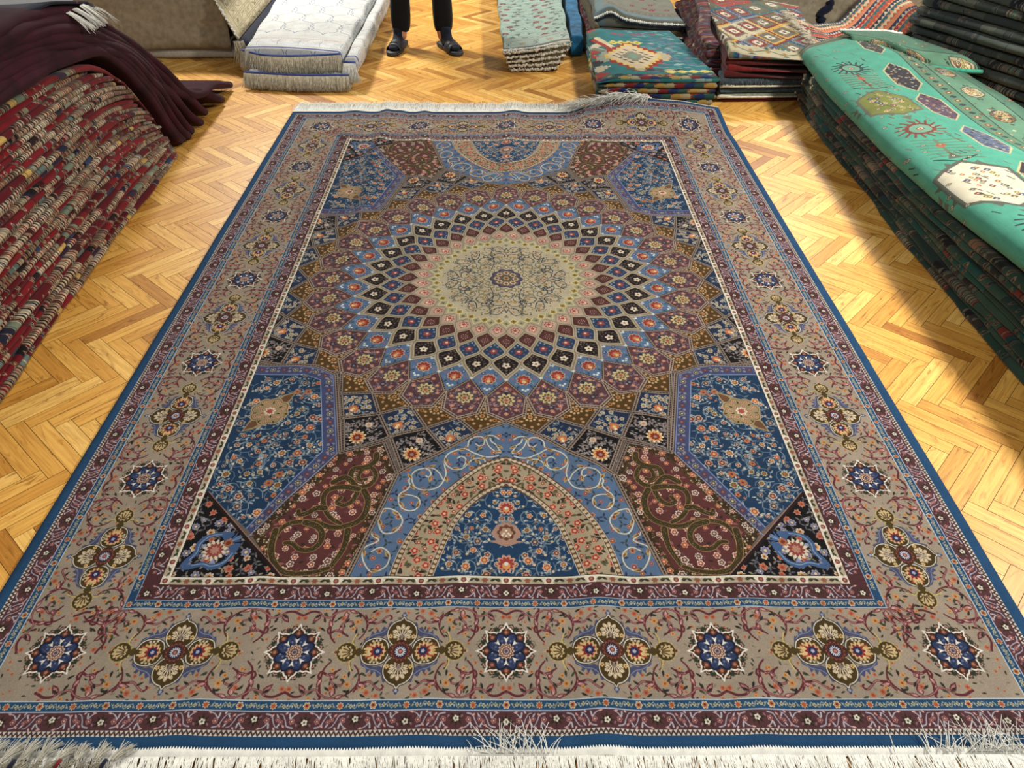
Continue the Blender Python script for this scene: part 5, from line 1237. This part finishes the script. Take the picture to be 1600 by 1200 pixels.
# blue kilim strip behind them
m_kl2 = woven('bright_kilim', pat_kilim2(), .08, .92)
o = slab('folded_kilim', [(.43, 5.42), (.52, 5.42), (.58, 7.2), (.44, 7.2)], .004, .14, cloth('blue_wool', (24, 74, 104), .95, .1, .35, 18), None, None, .02, seed=71); tag(o, 'narrow blue kilim squeezed between the aqua floral rugs and the grey-blue rugs', 'rug')
# ---- grey-blue rugs with black and white fringes, behind the turquoise kilim
m_gr = woven('grey_rug', pat_grey(), .1, .9)
GR = [([(.60, 5.52), (1.16, 5.50), (1.2, 7.2), (.6, 7.2)], .004, .075), ([(.63, 5.55), (1.18, 5.47), (1.2, 7.2), (.62, 7.2)], .078, .140), ([(.60, 5.60), (1.19, 5.50), (1.22, 7.2), (.64, 7.2)], .143, .225)]
for i, (c4, z0, z1) in enumerate(GR):
    root = empty('fringed_rug', (c4[0][0], c4[0][1], 0)); q = [(p[0] - c4[0][0], p[1] - c4[0][1]) for p in c4]
    tag(root, ('lowest dark grey rug behind the turquoise kilim', 'middle grey rug with a row of white knots behind the turquoise kilim', 'topmost grey-blue rug with red flowers and a black and white fringe behind the turquoise kilim')[i], 'rug', 'grey-blue fringed rugs at the back')
    hump = (lambda x, y: .05 * math.exp(-((x - .10) / .07) ** 2) - .015 * bump1((x - .2) / .2)) if i == 2 else None
    slab('pile', q, z0, z1, m_gr if i == 2 else M['olive'], root, hump, .02, (1 / .6, 1 / .9), (0, 0), 24, 24, 80 + i, .006)
    n = 46; P = []
    for s in range(n):
        u = s / (n - 1); x = q[0][0] + (q[1][0] - q[0][0]) * u; y = q[0][1] + (q[1][1] - q[0][1]) * u; P.append((x, y - .004, (z0 + z1) / 2 + (.014 if i == 2 else 0) + (hump(x, y) * .9 if hump else 0)))
    beads('white_knots', P[::1], M['white_yarn'], root, .0075, 90 + i)
    if i: beads('black_knots', [(p[0] + .006, p[1] - .004, p[2] - .016) for p in P], M['navy'], root, .0075, 95 + i)
for k in range(3):
    o = slab('folded_rug', [(.53 + .03 * k, 5.50 + .02 * k), (.60 + .01 * k, 5.50), (.60, 7.2), (.54, 7.2)], .004 + .06 * k, .06 + .06 * k, M['olive'] if k != 1 else m_rf, None, None, .02, seed=110 + k)
    tag(o, 'small folded rug edge, ' + nth(2 - k, 3) + ' of those left of the grey-blue rugs', 'rug', 'narrow folded rugs at the back')
# ---- turquoise kilims
m_k = woven('turquoise_kilim', pat_kilim(), .08, .92)
KN = 5; kz = [.003, .036, .068, .098, .126, .162]
for i in range(KN):
    jx = rnd.uniform(-.012, .012)
    c4 = [(.52 + jx, 4.475 + .006 * (i % 2)), (1.205 - jx, 4.475 - .005 * (i % 2)), (1.10, 5.46), (.54, 5.50)]
    flop = (lambda x, y: -.030 * (1 - bump1((x - .50) / .14)) + .02 * math.exp(-((y - 5.4) / .12) ** 2) * bump1((.75 - x) / .2)) if i == KN - 1 else (lambda x, y: -.010 * (1 - bump1((x - .52) / .12)))
    o = slab('turquoise_kilim', c4, kz[i], kz[i + 1], m_k, None, flop, .012 if i < KN - 1 else .018, (1 / .75, 1 / 1.1), (.0 + .11 * (KN - 1 - i), .0 if i == KN - 1 else .018), 34, 36, 120 + i, .004)
    tag(o, ('topmost turquoise kilim with a yellow and black stepped diamond, nearest the big rug' if i == KN - 1 else 'folded turquoise kilim, ' + nth(KN - 1 - i, KN) + ' of the pile at the big rug\'s far corner'), 'kilim', 'turquoise kilims')
# ---- bright kilims: left, their red floral folded sides; in front, the cut ends
LN = 9
lz = [.003, .022, .050, .082, .112, .142, .176, .212, .248, .285]
lm = ['redwool', 'sage', 'bluegrey', 'sage', 'bluegrey', 'darkred', 'redwool', 'darkred', None]
ll = ['flat red rug on the floor at the bottom of the bright kilim pile', 'sage folded rug just above the red one at the bottom of the bright kilim pile', 'blue-grey folded rug in the lower half of the bright kilim pile', 'pale sage folded rug below the blue fringe in the bright kilim pile', 'blue-grey fringed rug in the middle of the bright kilim pile', 'dark red folded rug just above the blue-grey fringe in the bright kilim pile', 'brighter red folded rug under the cream-edged kilim, second of the red ones', 'dark red folded rug directly under the cream-edged kilim', 'topmost bright kilim with coloured diamonds and a cream border with green zigzag']
for i in range(LN):
    z0, z1 = lz[i], lz[i + 1] - .003; jx = rnd.uniform(-.01, .01); fr = 4.535 - .012 * (i > 4) - .02 * (i == LN - 1)
    c4 = [(1.245 + jx, fr), (1.79 + jx, fr + (.03 if i < 5 else .0)), (2.02, 5.75), (1.40, 6.3)]
    sg = lambda x, y: -.045 * bump1((x - 1.25) / .6) + .02 * math.exp(-((x - 1.27) / .05) ** 2)
    top = i == LN - 1
    root = empty('bright_kilim' if top else 'folded_rug', (c4[0][0], c4[0][1], 0)); tag(root, ll[i], 'kilim' if top else 'rug', None if top else 'rugs under the bright kilim')
    q = [(p[0] - c4[0][0], p[1] - c4[0][1]) for p in c4]
    sgl = (lambda x, y, X=c4[0][0]: sg(x + X, y)) if i > 4 else None
    slab('pile', q, z0, z1, m_kl2 if top else M[lm[i]], root, sgl, .014, (1 / 1.5, 1 / 1.5), (0, 0), 30, 34, 150 + i, .004)
    if i in (1, 3): tube('rolled_edge', [(-.004, .004, (z0 + z1) / 2 - .006), (.02, -.006, (z0 + z1) / 2 + .004), (.10, -.008, (z0 + z1) / 2), (.50, .006, (z0 + z1) / 2)], [.009, .011, .006, .005], M['ivory_yarn'], root)
    if i == 4: fringe_curtain(root, [(.0, -.01, z0 + .026), (.52, .012, z0 + .024)], .034, M['bluegrey'], 500, 7, .0022, fl=.1)
for k in range(6):                                               # folded floral sides facing left
    P = smooth3([(1.235 - .006 * k, 4.62 + .03 * k, .035 + .042 * k), (1.215 - .004 * k, 5.0, .040 + .046 * k), (1.21 + .012 * k, 5.4, .042 + .050 * k), (1.24 + .02 * k, 6.2, .045 + .055 * k)], 6)
    root = empty('red_floral_rug', P[0]); tag(root, 'red floral rug fold, ' + nth(5 - k, 6) + ' left of the bright kilims', 'rug', 'floral folds left of the bright kilims')
    fold('pile', [tuple(a - b for a, b in zip(p, P[0])) for p in P], .050, .05, (1, 0), m_rf, root, .15 * k, .15 * k + .14, 1.4, 170 + k)
    if k in (2, 3): beads('white_knots', [(-.012 + rnd.gauss(0, .004), .02 + s * .022 + .3 * (k == 3), .02 - .006 * s) for s in range(7)], M['knot_yarn'], root, .012, 180 + k)
# striped kilim sagging towards the dark pile
m_st = woven('striped_kilim', pat_stripe(), .08, .92); root = empty('striped_kilim', (2.1, 5.0, 0)); tag(root, 'orange, blue and red striped kilim sagging between the bright kilims and the dark folded pile', 'kilim')
rows = []; UV = []
for j in range(18):
    v = j / 17; r = []
    for i in range(26):
        u = i / 25; x = 1.80 + .72 * u + .05 * v; y = 4.60 + .34 * u + .85 * v - .05 * math.sin(u * 3)
        z = .262 + .02 * v - .085 * math.sin(min(1., u * 1.15) * PI) * (.75 + .4 * v) + .13 * bump1((u - .55) / .45) + .006 * math.sin(u * 22 + v * 5)
        r.append((x - 2.1, y - 5.0, z)); UV.append((u, v))
    rows.append(r)
ribbon('pile', rows, m_st, root, UV, .012)
ribbon('navy_edge', [[(p[0], p[1] - .004, p[2] - .013 - .05 * k), (p[0] + .01, p[1] - .012, p[2] - .014)] for p in rows[0] for k in (1,)], M['navy'], root, None, .008)
strands('fringe', [((p[0] + rnd.gauss(0, .01), p[1] + rnd.gauss(0, .02), p[2] + .004), (-.6 + rnd.gauss(0, .3), .3 + rnd.gauss(0, .3), .25), rnd.uniform(.03, .06), .02, 0) for p in [r[0] for r in rows] for _ in range(14)], M['ivory_yarn'], root, .002)
o = slab('folded_rug', [(1.83, 4.72), (2.60, 5.02), (2.62, 5.9), (1.98, 5.7)], .003, .13, M['navy'], None, None, .03, seed=200); tag(o, 'dark navy folded rug under the striped kilim', 'rug')
o = slab('folded_rug', [(2.36, 4.98), (2.62, 5.06), (2.66, 5.7), (2.4, 5.6)], .132, .27, M['navy'], None, None, .03, seed=201); tag(o, 'dark navy folded rug holding up the right end of the striped kilim', 'rug')
draped('folded_rug', 1.62, 3.1, 5.98, .42, .5, M['taupe'], 'taupe-backed rug hanging over the pile behind the bright kilims', 8, .02)
o = slab('rug_pile', [(1.66, 6.05), (3.05, 6.05), (3.05, 7.0), (1.66, 7.0)], .003, .40, M['taupe'], None, seed=203); tag(o, 'thick taupe folded rug underneath the hanging taupe-backed one behind the bright kilims', 'rug')
o = tube('dark_cord', smooth3([(2.30, 5.955, .24), (2.315, 5.950, .20), (2.27, 5.945, .17), (2.25, 5.945, .13), (2.29, 5.94, .10)], 5), [.028] * 21, M['navy']); tag(o, 'dark knotted cloth tie hanging on the taupe-backed rug at the back right', 'tie')

# ---- right: the pile with the teal rug on top
m_gn = woven('green_fold', strips(12, 3.2, .034, GRN_K, 61, .0016), .1, .92, .8)
m_tl = woven('teal_rug', pat_green(), .1, .9)
def rface(y): return 1.668 + .06 * max(0, (y - 3.9) / .7) ** 2 + .010 * math.sin(y * 2.) + max(0., (2.6 - y)) * .012
GN = 11; GTOP = [(.8, .40), (1.5, .375), (2.2, .335), (2.6, .30), (3.2, .268), (3.9, .262), (4.3, .270), (4.65, .262)]
for i in range(GN):
    t = (i + .5) / GN; rn = random.Random(210 + i); ye = 4.60 - .03 * rn.random() - (.30 if i in (7, 8) else .06 if i == 5 else 0); P = []; TH = []
    for j in range(44):
        y = .8 + (ye - .8) * j / 43; h = interp(GTOP, y); x = rface(y) + rn.uniform(-.002, .002) + .016 * math.sin(i * 2.3) * .6 + .004 * math.sin(y * 6 + i) - (.018 if i in (7, 8) else 0)
        P.append((x, y, h * t)); TH.append(h / GN)
    root = empty('folded_rug', P[0]); tag(root, 'dark green and brown floral folded rug, ' + nth(GN - 1 - i, GN) + ' under the teal rug', 'rug', 'dark folded rugs under the teal rug')
    fold('pile', [tuple(a - b for a, b in zip(p, P[0])) for p in P], TH, .46, (1, 0), m_gn, root, i / 12, (i + 1) / 12, 3.2, 230 + i, u0=rn.random())
    e = P[-1]; beads('knotted_fringe', [(e[0] - P[0][0] - .006 + .012 * s, e[1] - P[0][1] + .006 + rn.gauss(0, .004), e[2] - P[0][2] + rn.gauss(0, .006)) for s in range(26)] + [(e[0] - P[0][0] - .012 + rn.gauss(0, .005), e[1] - P[0][1] - .05 * rn.random(), e[2] - P[0][2] + rn.gauss(0, .008)) for s in range(5)], M['knot_yarn'], root, .0085, 240 + i)
root = empty('teal_rug', (1.66, 3., 0)); tag(root, 'teal rug with comb and hexagon motifs lying folded on top of the right-hand pile', 'rug')
rows = []; UV = []; nS = 70
for j in range(nS):
    y = .8 + 3.86 * j / (nS - 1); h = interp(GTOP, y) + .004; x0 = rface(y) - .012; r = []
    prof = [(.05, -.034, 0.), (.012, -.036, .03), (-.010, -.026, .05), (-.016, -.006, .07), (-.008, .016, .095), (.018, .034, .13), (.06, .046, .175), (.12, .053, .24), (.20, .055, .32), (.30, .053, .42), (.40, .050, .52), (.50, .045, .62), (.60, .04, .72), (.70, .034, .82)]
    for (dx, dz, s) in prof:
        room = 2.30 + (4.6 - y) * .42 - .05 - x0
        if dx > .2: dx = .2 + (dx - .2) * min(1., (room - .2) / .5)
        lift = .012 * math.sin(y * 4 + dx * 9) * bump1(dx / .2); droop = -.03 * bump1((y - 4.45) / .2) * bump1((.25 - dx) / .2) 
        r.append((x0 + dx - 1.66, y - 3., h + dz + lift + droop)); UV.append((1 - 0, 0))
    rows.append(r)
UV = [((4.66 - (.8 + 3.86 * j / (nS - 1))) / 3., s) for j in range(nS) for (_, _, s) in prof]
UV = [(u, 1 - (1.1 - (s + .02)) / 1.1) for u, s in UV]
ribbon('pile', [r[::-1] for r in rows], m_tl, root, [UV[j * len(prof) + i] for j in range(nS) for i in range(len(prof) - 1, -1, -1)], .016)
e = rows[-1]; rn = random.Random(4)
beads('knotted_fringe', [(lambda p, q, f: (p[0] + (q[0] - p[0]) * f, p[1] + .008 + rn.gauss(0, .003), p[2] + (q[2] - p[2]) * f - .004))(e[i], e[i + 1], f) for i in range(1, 8) for f in (0, .25, .5, .75)], M['white_yarn'], root, .0085, 7)
# second teal rug, doubled over behind
root = empty('teal_rug', (2.3, 4., 0)); tag(root, 'second teal rug doubled over behind the motif rug, its folded edge facing the camera', 'rug')
FP = smooth([(1.93, 4.53), (2.08, 4.42), (2.15, 4.24), (2.21, 4.12), (2.34, 4.09), (2.46, 4.09)], 6); rows = []; UV = []
for j in range(16):
    v = j / 15; r = []
    for i in range(34):
        u = i / 33; fx, fy = lerp_path(FP, u); bx, by = 1.90 + .34 * u, 4.63 - .02 * u; x, y = fx + (bx - fx) * v, fy + (by - fy) * v
        z = .345 + .030 * math.sin(min(1, v * 3) * PI / 2) - .012 * bump1((u - .7) / .3) - (.016 if j == 0 else 0)
        r.append((x - 2.3, y - 4., z)); UV.append((.05 + u * .3, .62 + v * .3))
    rows.append(r)
ribbon('pile', rows, m_tl, root, UV, .012)
tube('rolled_edge', [(p[0], p[1] - .004, p[2] - .002) for p in rows[0]], .011, cloth('teal_wool', (52, 130, 108), .95, .1, .1), root)
beads('knotted_fringe', [(p[0], p[1] + .01, p[2]) for p in rows[-1]], M['white_yarn'], root, .008, 8)
# ---- far right: tall pile of dark folded rugs
ON = 17; m_dk = woven('dark_fold', strips(ON, 2.4, .042, DRK_K, 91, .0018), .08, .92, 1.25)
ZT = .80
for i in range(ON):
    rn = random.Random(300 + i); P = []; yb = 4.62 - .05 * rn.random(); th = ZT / ON
    for j in range(30):
        s = j / 29; y = yb - 2.3 * s; x = 2.30 + (4.6 - y) * .42 + rn.uniform(-.001, .001) + .012 * math.sin(i * 1.9) + .008 * math.sin(s * 9 + i)
        P.append((x, y, (i + .5) * th + .006 * math.sin(s * 7 + i * .6) - .0 * s))
    root = empty('folded_rug', P[0]); tag(root, 'dark grey-green folded rug, ' + nth(ON - 1 - i, ON) + ' of the far right pile', 'rug', 'dark rugs in the tall far right pile')
    fold('pile', [tuple(a - b for a, b in zip(p, P[0])) for p in P], th, .40, (.92, .39), m_dk, root, i / ON, (i + 1) / ON, 2.4, 320 + i, sharp=.80, u0=rn.random())
    strands('fringe', [((rn.uniform(-.02, .10), .006 + rn.gauss(0, .01) + 0, rn.uniform(-.016, .016)), (-.55 + rn.gauss(0, .4), .8, -.25 + rn.gauss(0, .4)), rn.uniform(.02, .045), .01, rn.gauss(0, .01)) for _ in range(46)], M['grey_yarn'], root, .0022)
# ---- near left: corner of a kilim with grey tassels, lying on the big rug
root = empty('tasselled_kilim', (-.9, .7, 0)); tag(root, 'red and green kilim corner with grey tassels over the big rug\'s near left corner', 'kilim')
ck = Canvas(0, 0, .5, .4, .0012, (30, 92, 66)); ck.at()
for j in range(9):
    for i in range(-1, 6): kdiamond(ck, i * .115 + (j % 2) * .055 + .02, .02 + j * .045, .11, .05, 7, ((196, 168, 140), (30, 96, 70), (150, 40, 32), (26, 84, 62))[(i + j * 2) % 4])
ck.poly([(.435, 0), (.5, 0), (.5, .4), (.435, .4)], (166, 48, 30))
for y in range(22): ck.line([(.435, y * .019), (.5, y * .019 + .003)], .003, (120, 30, 22))
m_ck = woven('corner_kilim', ck.im[::-1], .08, .92)
rows = []; UV = []
for j in range(10):
    r = []
    for i in range(20):
        u, v = i / 19, j / 9; r.append((-.36 + .50 * u * 1. - .015 * (1 - v), -.36 + .350 * v - .006 * u, .036 + .004 * math.sin(u * 9) + .006 * math.sin(u * 23) * (v > .8) - .010 * (1 - v))); UV.append((u, 1 - v * .98 if False else v))
    rows.append(r)
UV = [(u, 1 - (1 - v)) for u, v in UV]
ribbon('pile', rows, m_ck, root, UV, .014)
rn = random.Random(6)
for k in range(15):
    x0 = -.365 + .50 * k / 14; a0 = rn.gauss(.45, .16); l0 = rn.uniform(.034, .050)
    strands('tassel', [((x0 + rn.gauss(0, .0022), .004 + rn.gauss(0, .002), .037 + rn.gauss(0, .002)), (a0 + rn.gauss(0, .20), 1, .18 + rn.gauss(0, .14)), l0 * rn.uniform(.75, 1.1), .012, rn.gauss(0, .004)) for _ in range(46)], M['tassel_yarn'], root, .0010)
for k in range(17):
    x0 = -.365 + .47 * k / 16
    strands('tassel', [((x0 + rn.gauss(0, .004), -.012 + rn.gauss(0, .003), .038), (.3 + rn.gauss(0, .35), .7 + rn.gauss(0, .3), .45 + rn.gauss(0, .2)), rn.uniform(.012, .022), .012, 0) for _ in range(34)], M['grey_yarn'], root, .0011)
    if k % 3 == 1: tube('coloured_cord', [(x0 + .012, -.020, .038), (x0 + .016, -.008, .043), (x0 + .018, .004, .040)], .004, M['redwool'] if k % 2 else M['navy'], root)
# ---- the person standing at the back: only shins and sandals are in the picture, the figure is complete
def skin(name, verts, edges, radii, mat, parent, levels=2):
    me = bpy.data.meshes.new(name); me.from_pydata(verts, edges, []); me.materials.append(mat)
    o = bpy.data.objects.new(name, me); COL.objects.link(o); o.parent = parent
    sk = o.modifiers.new('skin', 'SKIN'); sk.use_smooth_shade = True
    for v, r in zip(me.skin_vertices[0].data, radii): v.radius = r if isinstance(r, tuple) else (r, r)
    me.skin_vertices[0].data[0].use_root = True
    s = o.modifiers.new('subdivision', 'SUBSURF'); s.levels = s.render_levels = levels
    return o
def person():
    px, py = -.575, 5.60
    root = empty('person', (px, py, 0)); tag(root, 'person in dark trousers, dark socks and black slide sandals standing at the back', 'person')
    sk = cloth('skin', (176, 124, 96), .6, 0, .04)
    # body: pelvis, spine, head, arms, legs
    V = [(0, .06, .93), (0, .06, 1.10), (0, .05, 1.30), (0, .05, 1.45), (0, .04, 1.53), (0, .02, 1.62), (0, .0, 1.70), (0, .02, 1.76)]
    E = [(0, 1), (1, 2), (2, 3), (3, 4), (4, 5), (5, 6), (6, 7)]; R = [(.155, .105), (.140, .10), (.165, .11), (.12, .09), (.055, .055), (.066, .082), (.075, .092), (.055, .065)]
    for s in (-1, 1):
        b = len(V); V += [(s * .17, .05, 1.42), (s * .23, .07, 1.16), (s * .24, .0, .92), (s * .245, -.02, .82)]; R += [.052, .042, .034, (.042, .020)]; E += [(3, b), (b, b + 1), (b + 1, b + 2), (b + 2, b + 3)]
        for f in range(4): V.append((s * (.222 + .018 * f), -.04 + .010 * f, .735 + .008 * abs(f - 1.5))); R.append(.0095); E.append((b + 3, len(V) - 1))
        V.append((s * .20, -.06, .80)); R.append(.011); E.append((b + 3, len(V) - 1))
        b = len(V); fx = -.145 if s < 0 else .135
        V += [(s * .09, .06, .86), (fx * .9, .05, .48), (fx, .02, .10), (fx + (.0 if s < 0 else .012), -.005, .055)]; R += [.088, .056, .040, .040]; E += [(0, b), (b, b + 1), (b + 1, b + 2), (b + 2, b + 3)]
    skin('body', V, E, R, sk, root)
    hr = cloth('hair', (30, 24, 20), .8, .1, .2); me = None
    hv = []; hf = []
    for i in range(9):
        a = PI * .56 * i / 8
        for k in range(16): q = k * PI / 8; hv.append((.086 * math.sin(a) * math.cos(q), .022 + .104 * math.sin(a) * math.sin(q), 1.705 + .112 * math.cos(a)))
    for i in range(8):
        for k in range(16): hf.append((i * 16 + k, (i + 1) * 16 + k, (i + 1) * 16 + (k + 1) % 16, i * 16 + (k + 1) % 16))
    mesh('hair', hv, hf, hr, root)
    # jacket and trousers
    J = [(0, .06, .95), (0, .06, 1.10), (0, .05, 1.30), (0, .05, 1.44)]; JE = [(0, 1), (1, 2), (2, 3)]; JR = [(.175, .125), (.160, .12), (.185, .13), (.13, .10)]
    for s in (-1, 1): b = len(J); J += [(s * .175, .05, 1.42), (s * .235, .07, 1.16), (s * .243, .0, .93)]; JR += [.066, .056, .046]; JE += [(3, b), (b, b + 1), (b + 1, b + 2)]
    skin('jacket', J, JE, JR, cloth('jacket', (36, 38, 46), .9, .1, .15), root)
    V = [(0, .06, .97)]; R = [(.165, .118)]; E = []
    for s in (-1, 1):
        b = len(V); fx = -.140 if s < 0 else .140
        V += [(s * .095, .06, .84), (fx * .92, .055, .52), (fx, .045, .33), (fx * 1.02, .035, .22), (fx * 1.03, .028, .14), (fx * 1.04, .022, .093)]; R += [(.100, .11), .082, .070, (.068, .076), (.060, .070), (.048, .056)]
        E += [(0, b)] + [(b + i, b + i + 1) for i in range(5)]
    skin('trousers', V, E, R, M['black_cloth'], root)
    # socks and slide sandals, each turned out its own way
    sock = cloth('sock', (20, 26, 38), .9, .1, .15); sole = NT('rubber'); sole.b.inputs['Base Color'].default_value = (*sr(22, 24, 28), 1); sole.b.inputs['Roughness'].default_value = .6
    edge = NT('pale_rubber'); edge.b.inputs['Base Color'].default_value = (*sr(70, 70, 70), 1); edge.b.inputs['Roughness'].default_value = .6
    strap = NT('strap'); strap.b.inputs['Base Color'].default_value = (*sr(30, 34, 40), 1); strap.b.inputs['Roughness'].default_value = .55
    for s, hx, hy, ang in ((-1, -.148, .075, -.20), (1, .128, .055, .52)):
        # toes point to -y turned by ang; local x across, y forward
        ca, sa = math.cos(ang), math.sin(ang)
        W = lambda x, y, z: (hx + x * ca + y * sa, hy - y * ca + x * sa, z)
        out = [(-.030, -.02), (-.036, .05), (-.036, .11), (-.045, .17), (-.044, .22), (-.030, .255), (0, .268), (.030, .255), (.046, .22), (.050, .17), (.044, .11), (.036, .05), (.030, -.02), (0, -.034)]
        out = smooth(out, 3, True); n = len(out); v = []; fc = []
        for (z, k) in ((.002, .96), (.006, 1.02), (.022, 1.03), (.026, .98)):
            for x, y in out: v.append(W(x * k, .117 + (y - .117) * k, z + (.006 if y < .09 else 0) * (z > .01)))
        for l in range(3):
            for i in range(n): fc.append((l * n + i, l * n + (i + 1) % n, (l + 1) * n + (i + 1) % n, (l + 1) * n + i))
        fc += [tuple(range(n - 1, -1, -1)), tuple(3 * n + i for i in range(n))]
        mesh('sandal', v, fc, sole.m, root)
        mesh('sole_line', [W(x * 1.035, .117 + (y - .117) * 1.035, z) for z in (.011, .015) for x, y in out], [(i, (i + 1) % n, n + (i + 1) % n, n + i) for i in range(n)], edge.m, root)
        skin('sock', [W(0, .075, .16), W(0, .045, .065), W(0, .085, .062), W(0, .15, .050), W(0, .205, .042), W(.0, .238, .038), W(0, .0, .050)], [(0, 1), (1, 2), (2, 3), (3, 4), (4, 5), (1, 6)], [.043, .043, (.038, .034), (.040, .026), (.038, .018), (.024, .012), .030], sock, root)
        rows = []
        for j in range(7):
            y = .128 + .085 * j / 6; r = []
            for i in range(13):
                a = PI * i / 12; r.append(W(-.050 * math.cos(a) * 1.02, y + .012 * math.sin(a) * (1 if j < 4 else -.6), .016 + (.066 - .020 * j / 6) * math.sin(a) ** .8))
            rows.append(r)
        ribbon('strap', rows, strap.m, root, None, -.004)
person()
# ------------------------------------------------------------------ light and camera
def lamp(name, loc, power, size, col=(1, .95, .87), aim=None):
    L = bpy.data.lights.new(name, 'AREA'); L.energy = power; L.shape = 'RECTANGLE'; L.size, L.size_y = size; L.color = col
    o = bpy.data.objects.new(name, L); o.location = loc; COL.objects.link(o)
    d = (Vector(aim) - Vector(loc)) if aim else Vector((0, 0, -1)); o.rotation_euler = d.to_track_quat('-Z', 'Y').to_euler(); return o
lamp('ceiling_or_fill_lamp', (3.0, 2.4, 3.1), 260, (.5, .5))
lamp('ceiling_or_fill_lamp', (-2.2, 7.2, 3.1), 260, (.5, .5))
lamp('ceiling_or_fill_lamp', (2.7, 7.4, 3.1), 170, (.5, .5))
lamp('ceiling_or_fill_lamp', (-.6, .6, 3.2), 60, (.9, .9))  # weak soft fill added above the near end, not a fitting of the room
w = bpy.data.worlds.new('room'); SC.world = w; w.use_nodes = True
w.node_tree.nodes['Background'].inputs[0].default_value = (1, .96, .9, 1); w.node_tree.nodes['Background'].inputs[1].default_value = .27
cam = bpy.data.cameras.new('camera'); cam.sensor_width = 36; cam.sensor_fit = 'HORIZONTAL'; cam.lens = 27.0; cam.clip_start = .02
co = bpy.data.objects.new('camera', cam); COL.objects.link(co); SC.camera = co
d = Vector((791 - 800, 600 + 373, -1200)).normalized(); r = d.cross(Vector((0, 1, 0))).normalized(); u = r.cross(d)
R3 = Matrix((r, d, u)); co.matrix_world = Matrix.Translation((0, 0, 1.55)) @ R3.to_4x4()
SC.view_settings.view_transform = 'Standard'; SC.view_settings.look = 'None'; SC.view_settings.gamma = 1.; SC.view_settings.use_curve_mapping = False
SC.view_settings.exposure = 0.
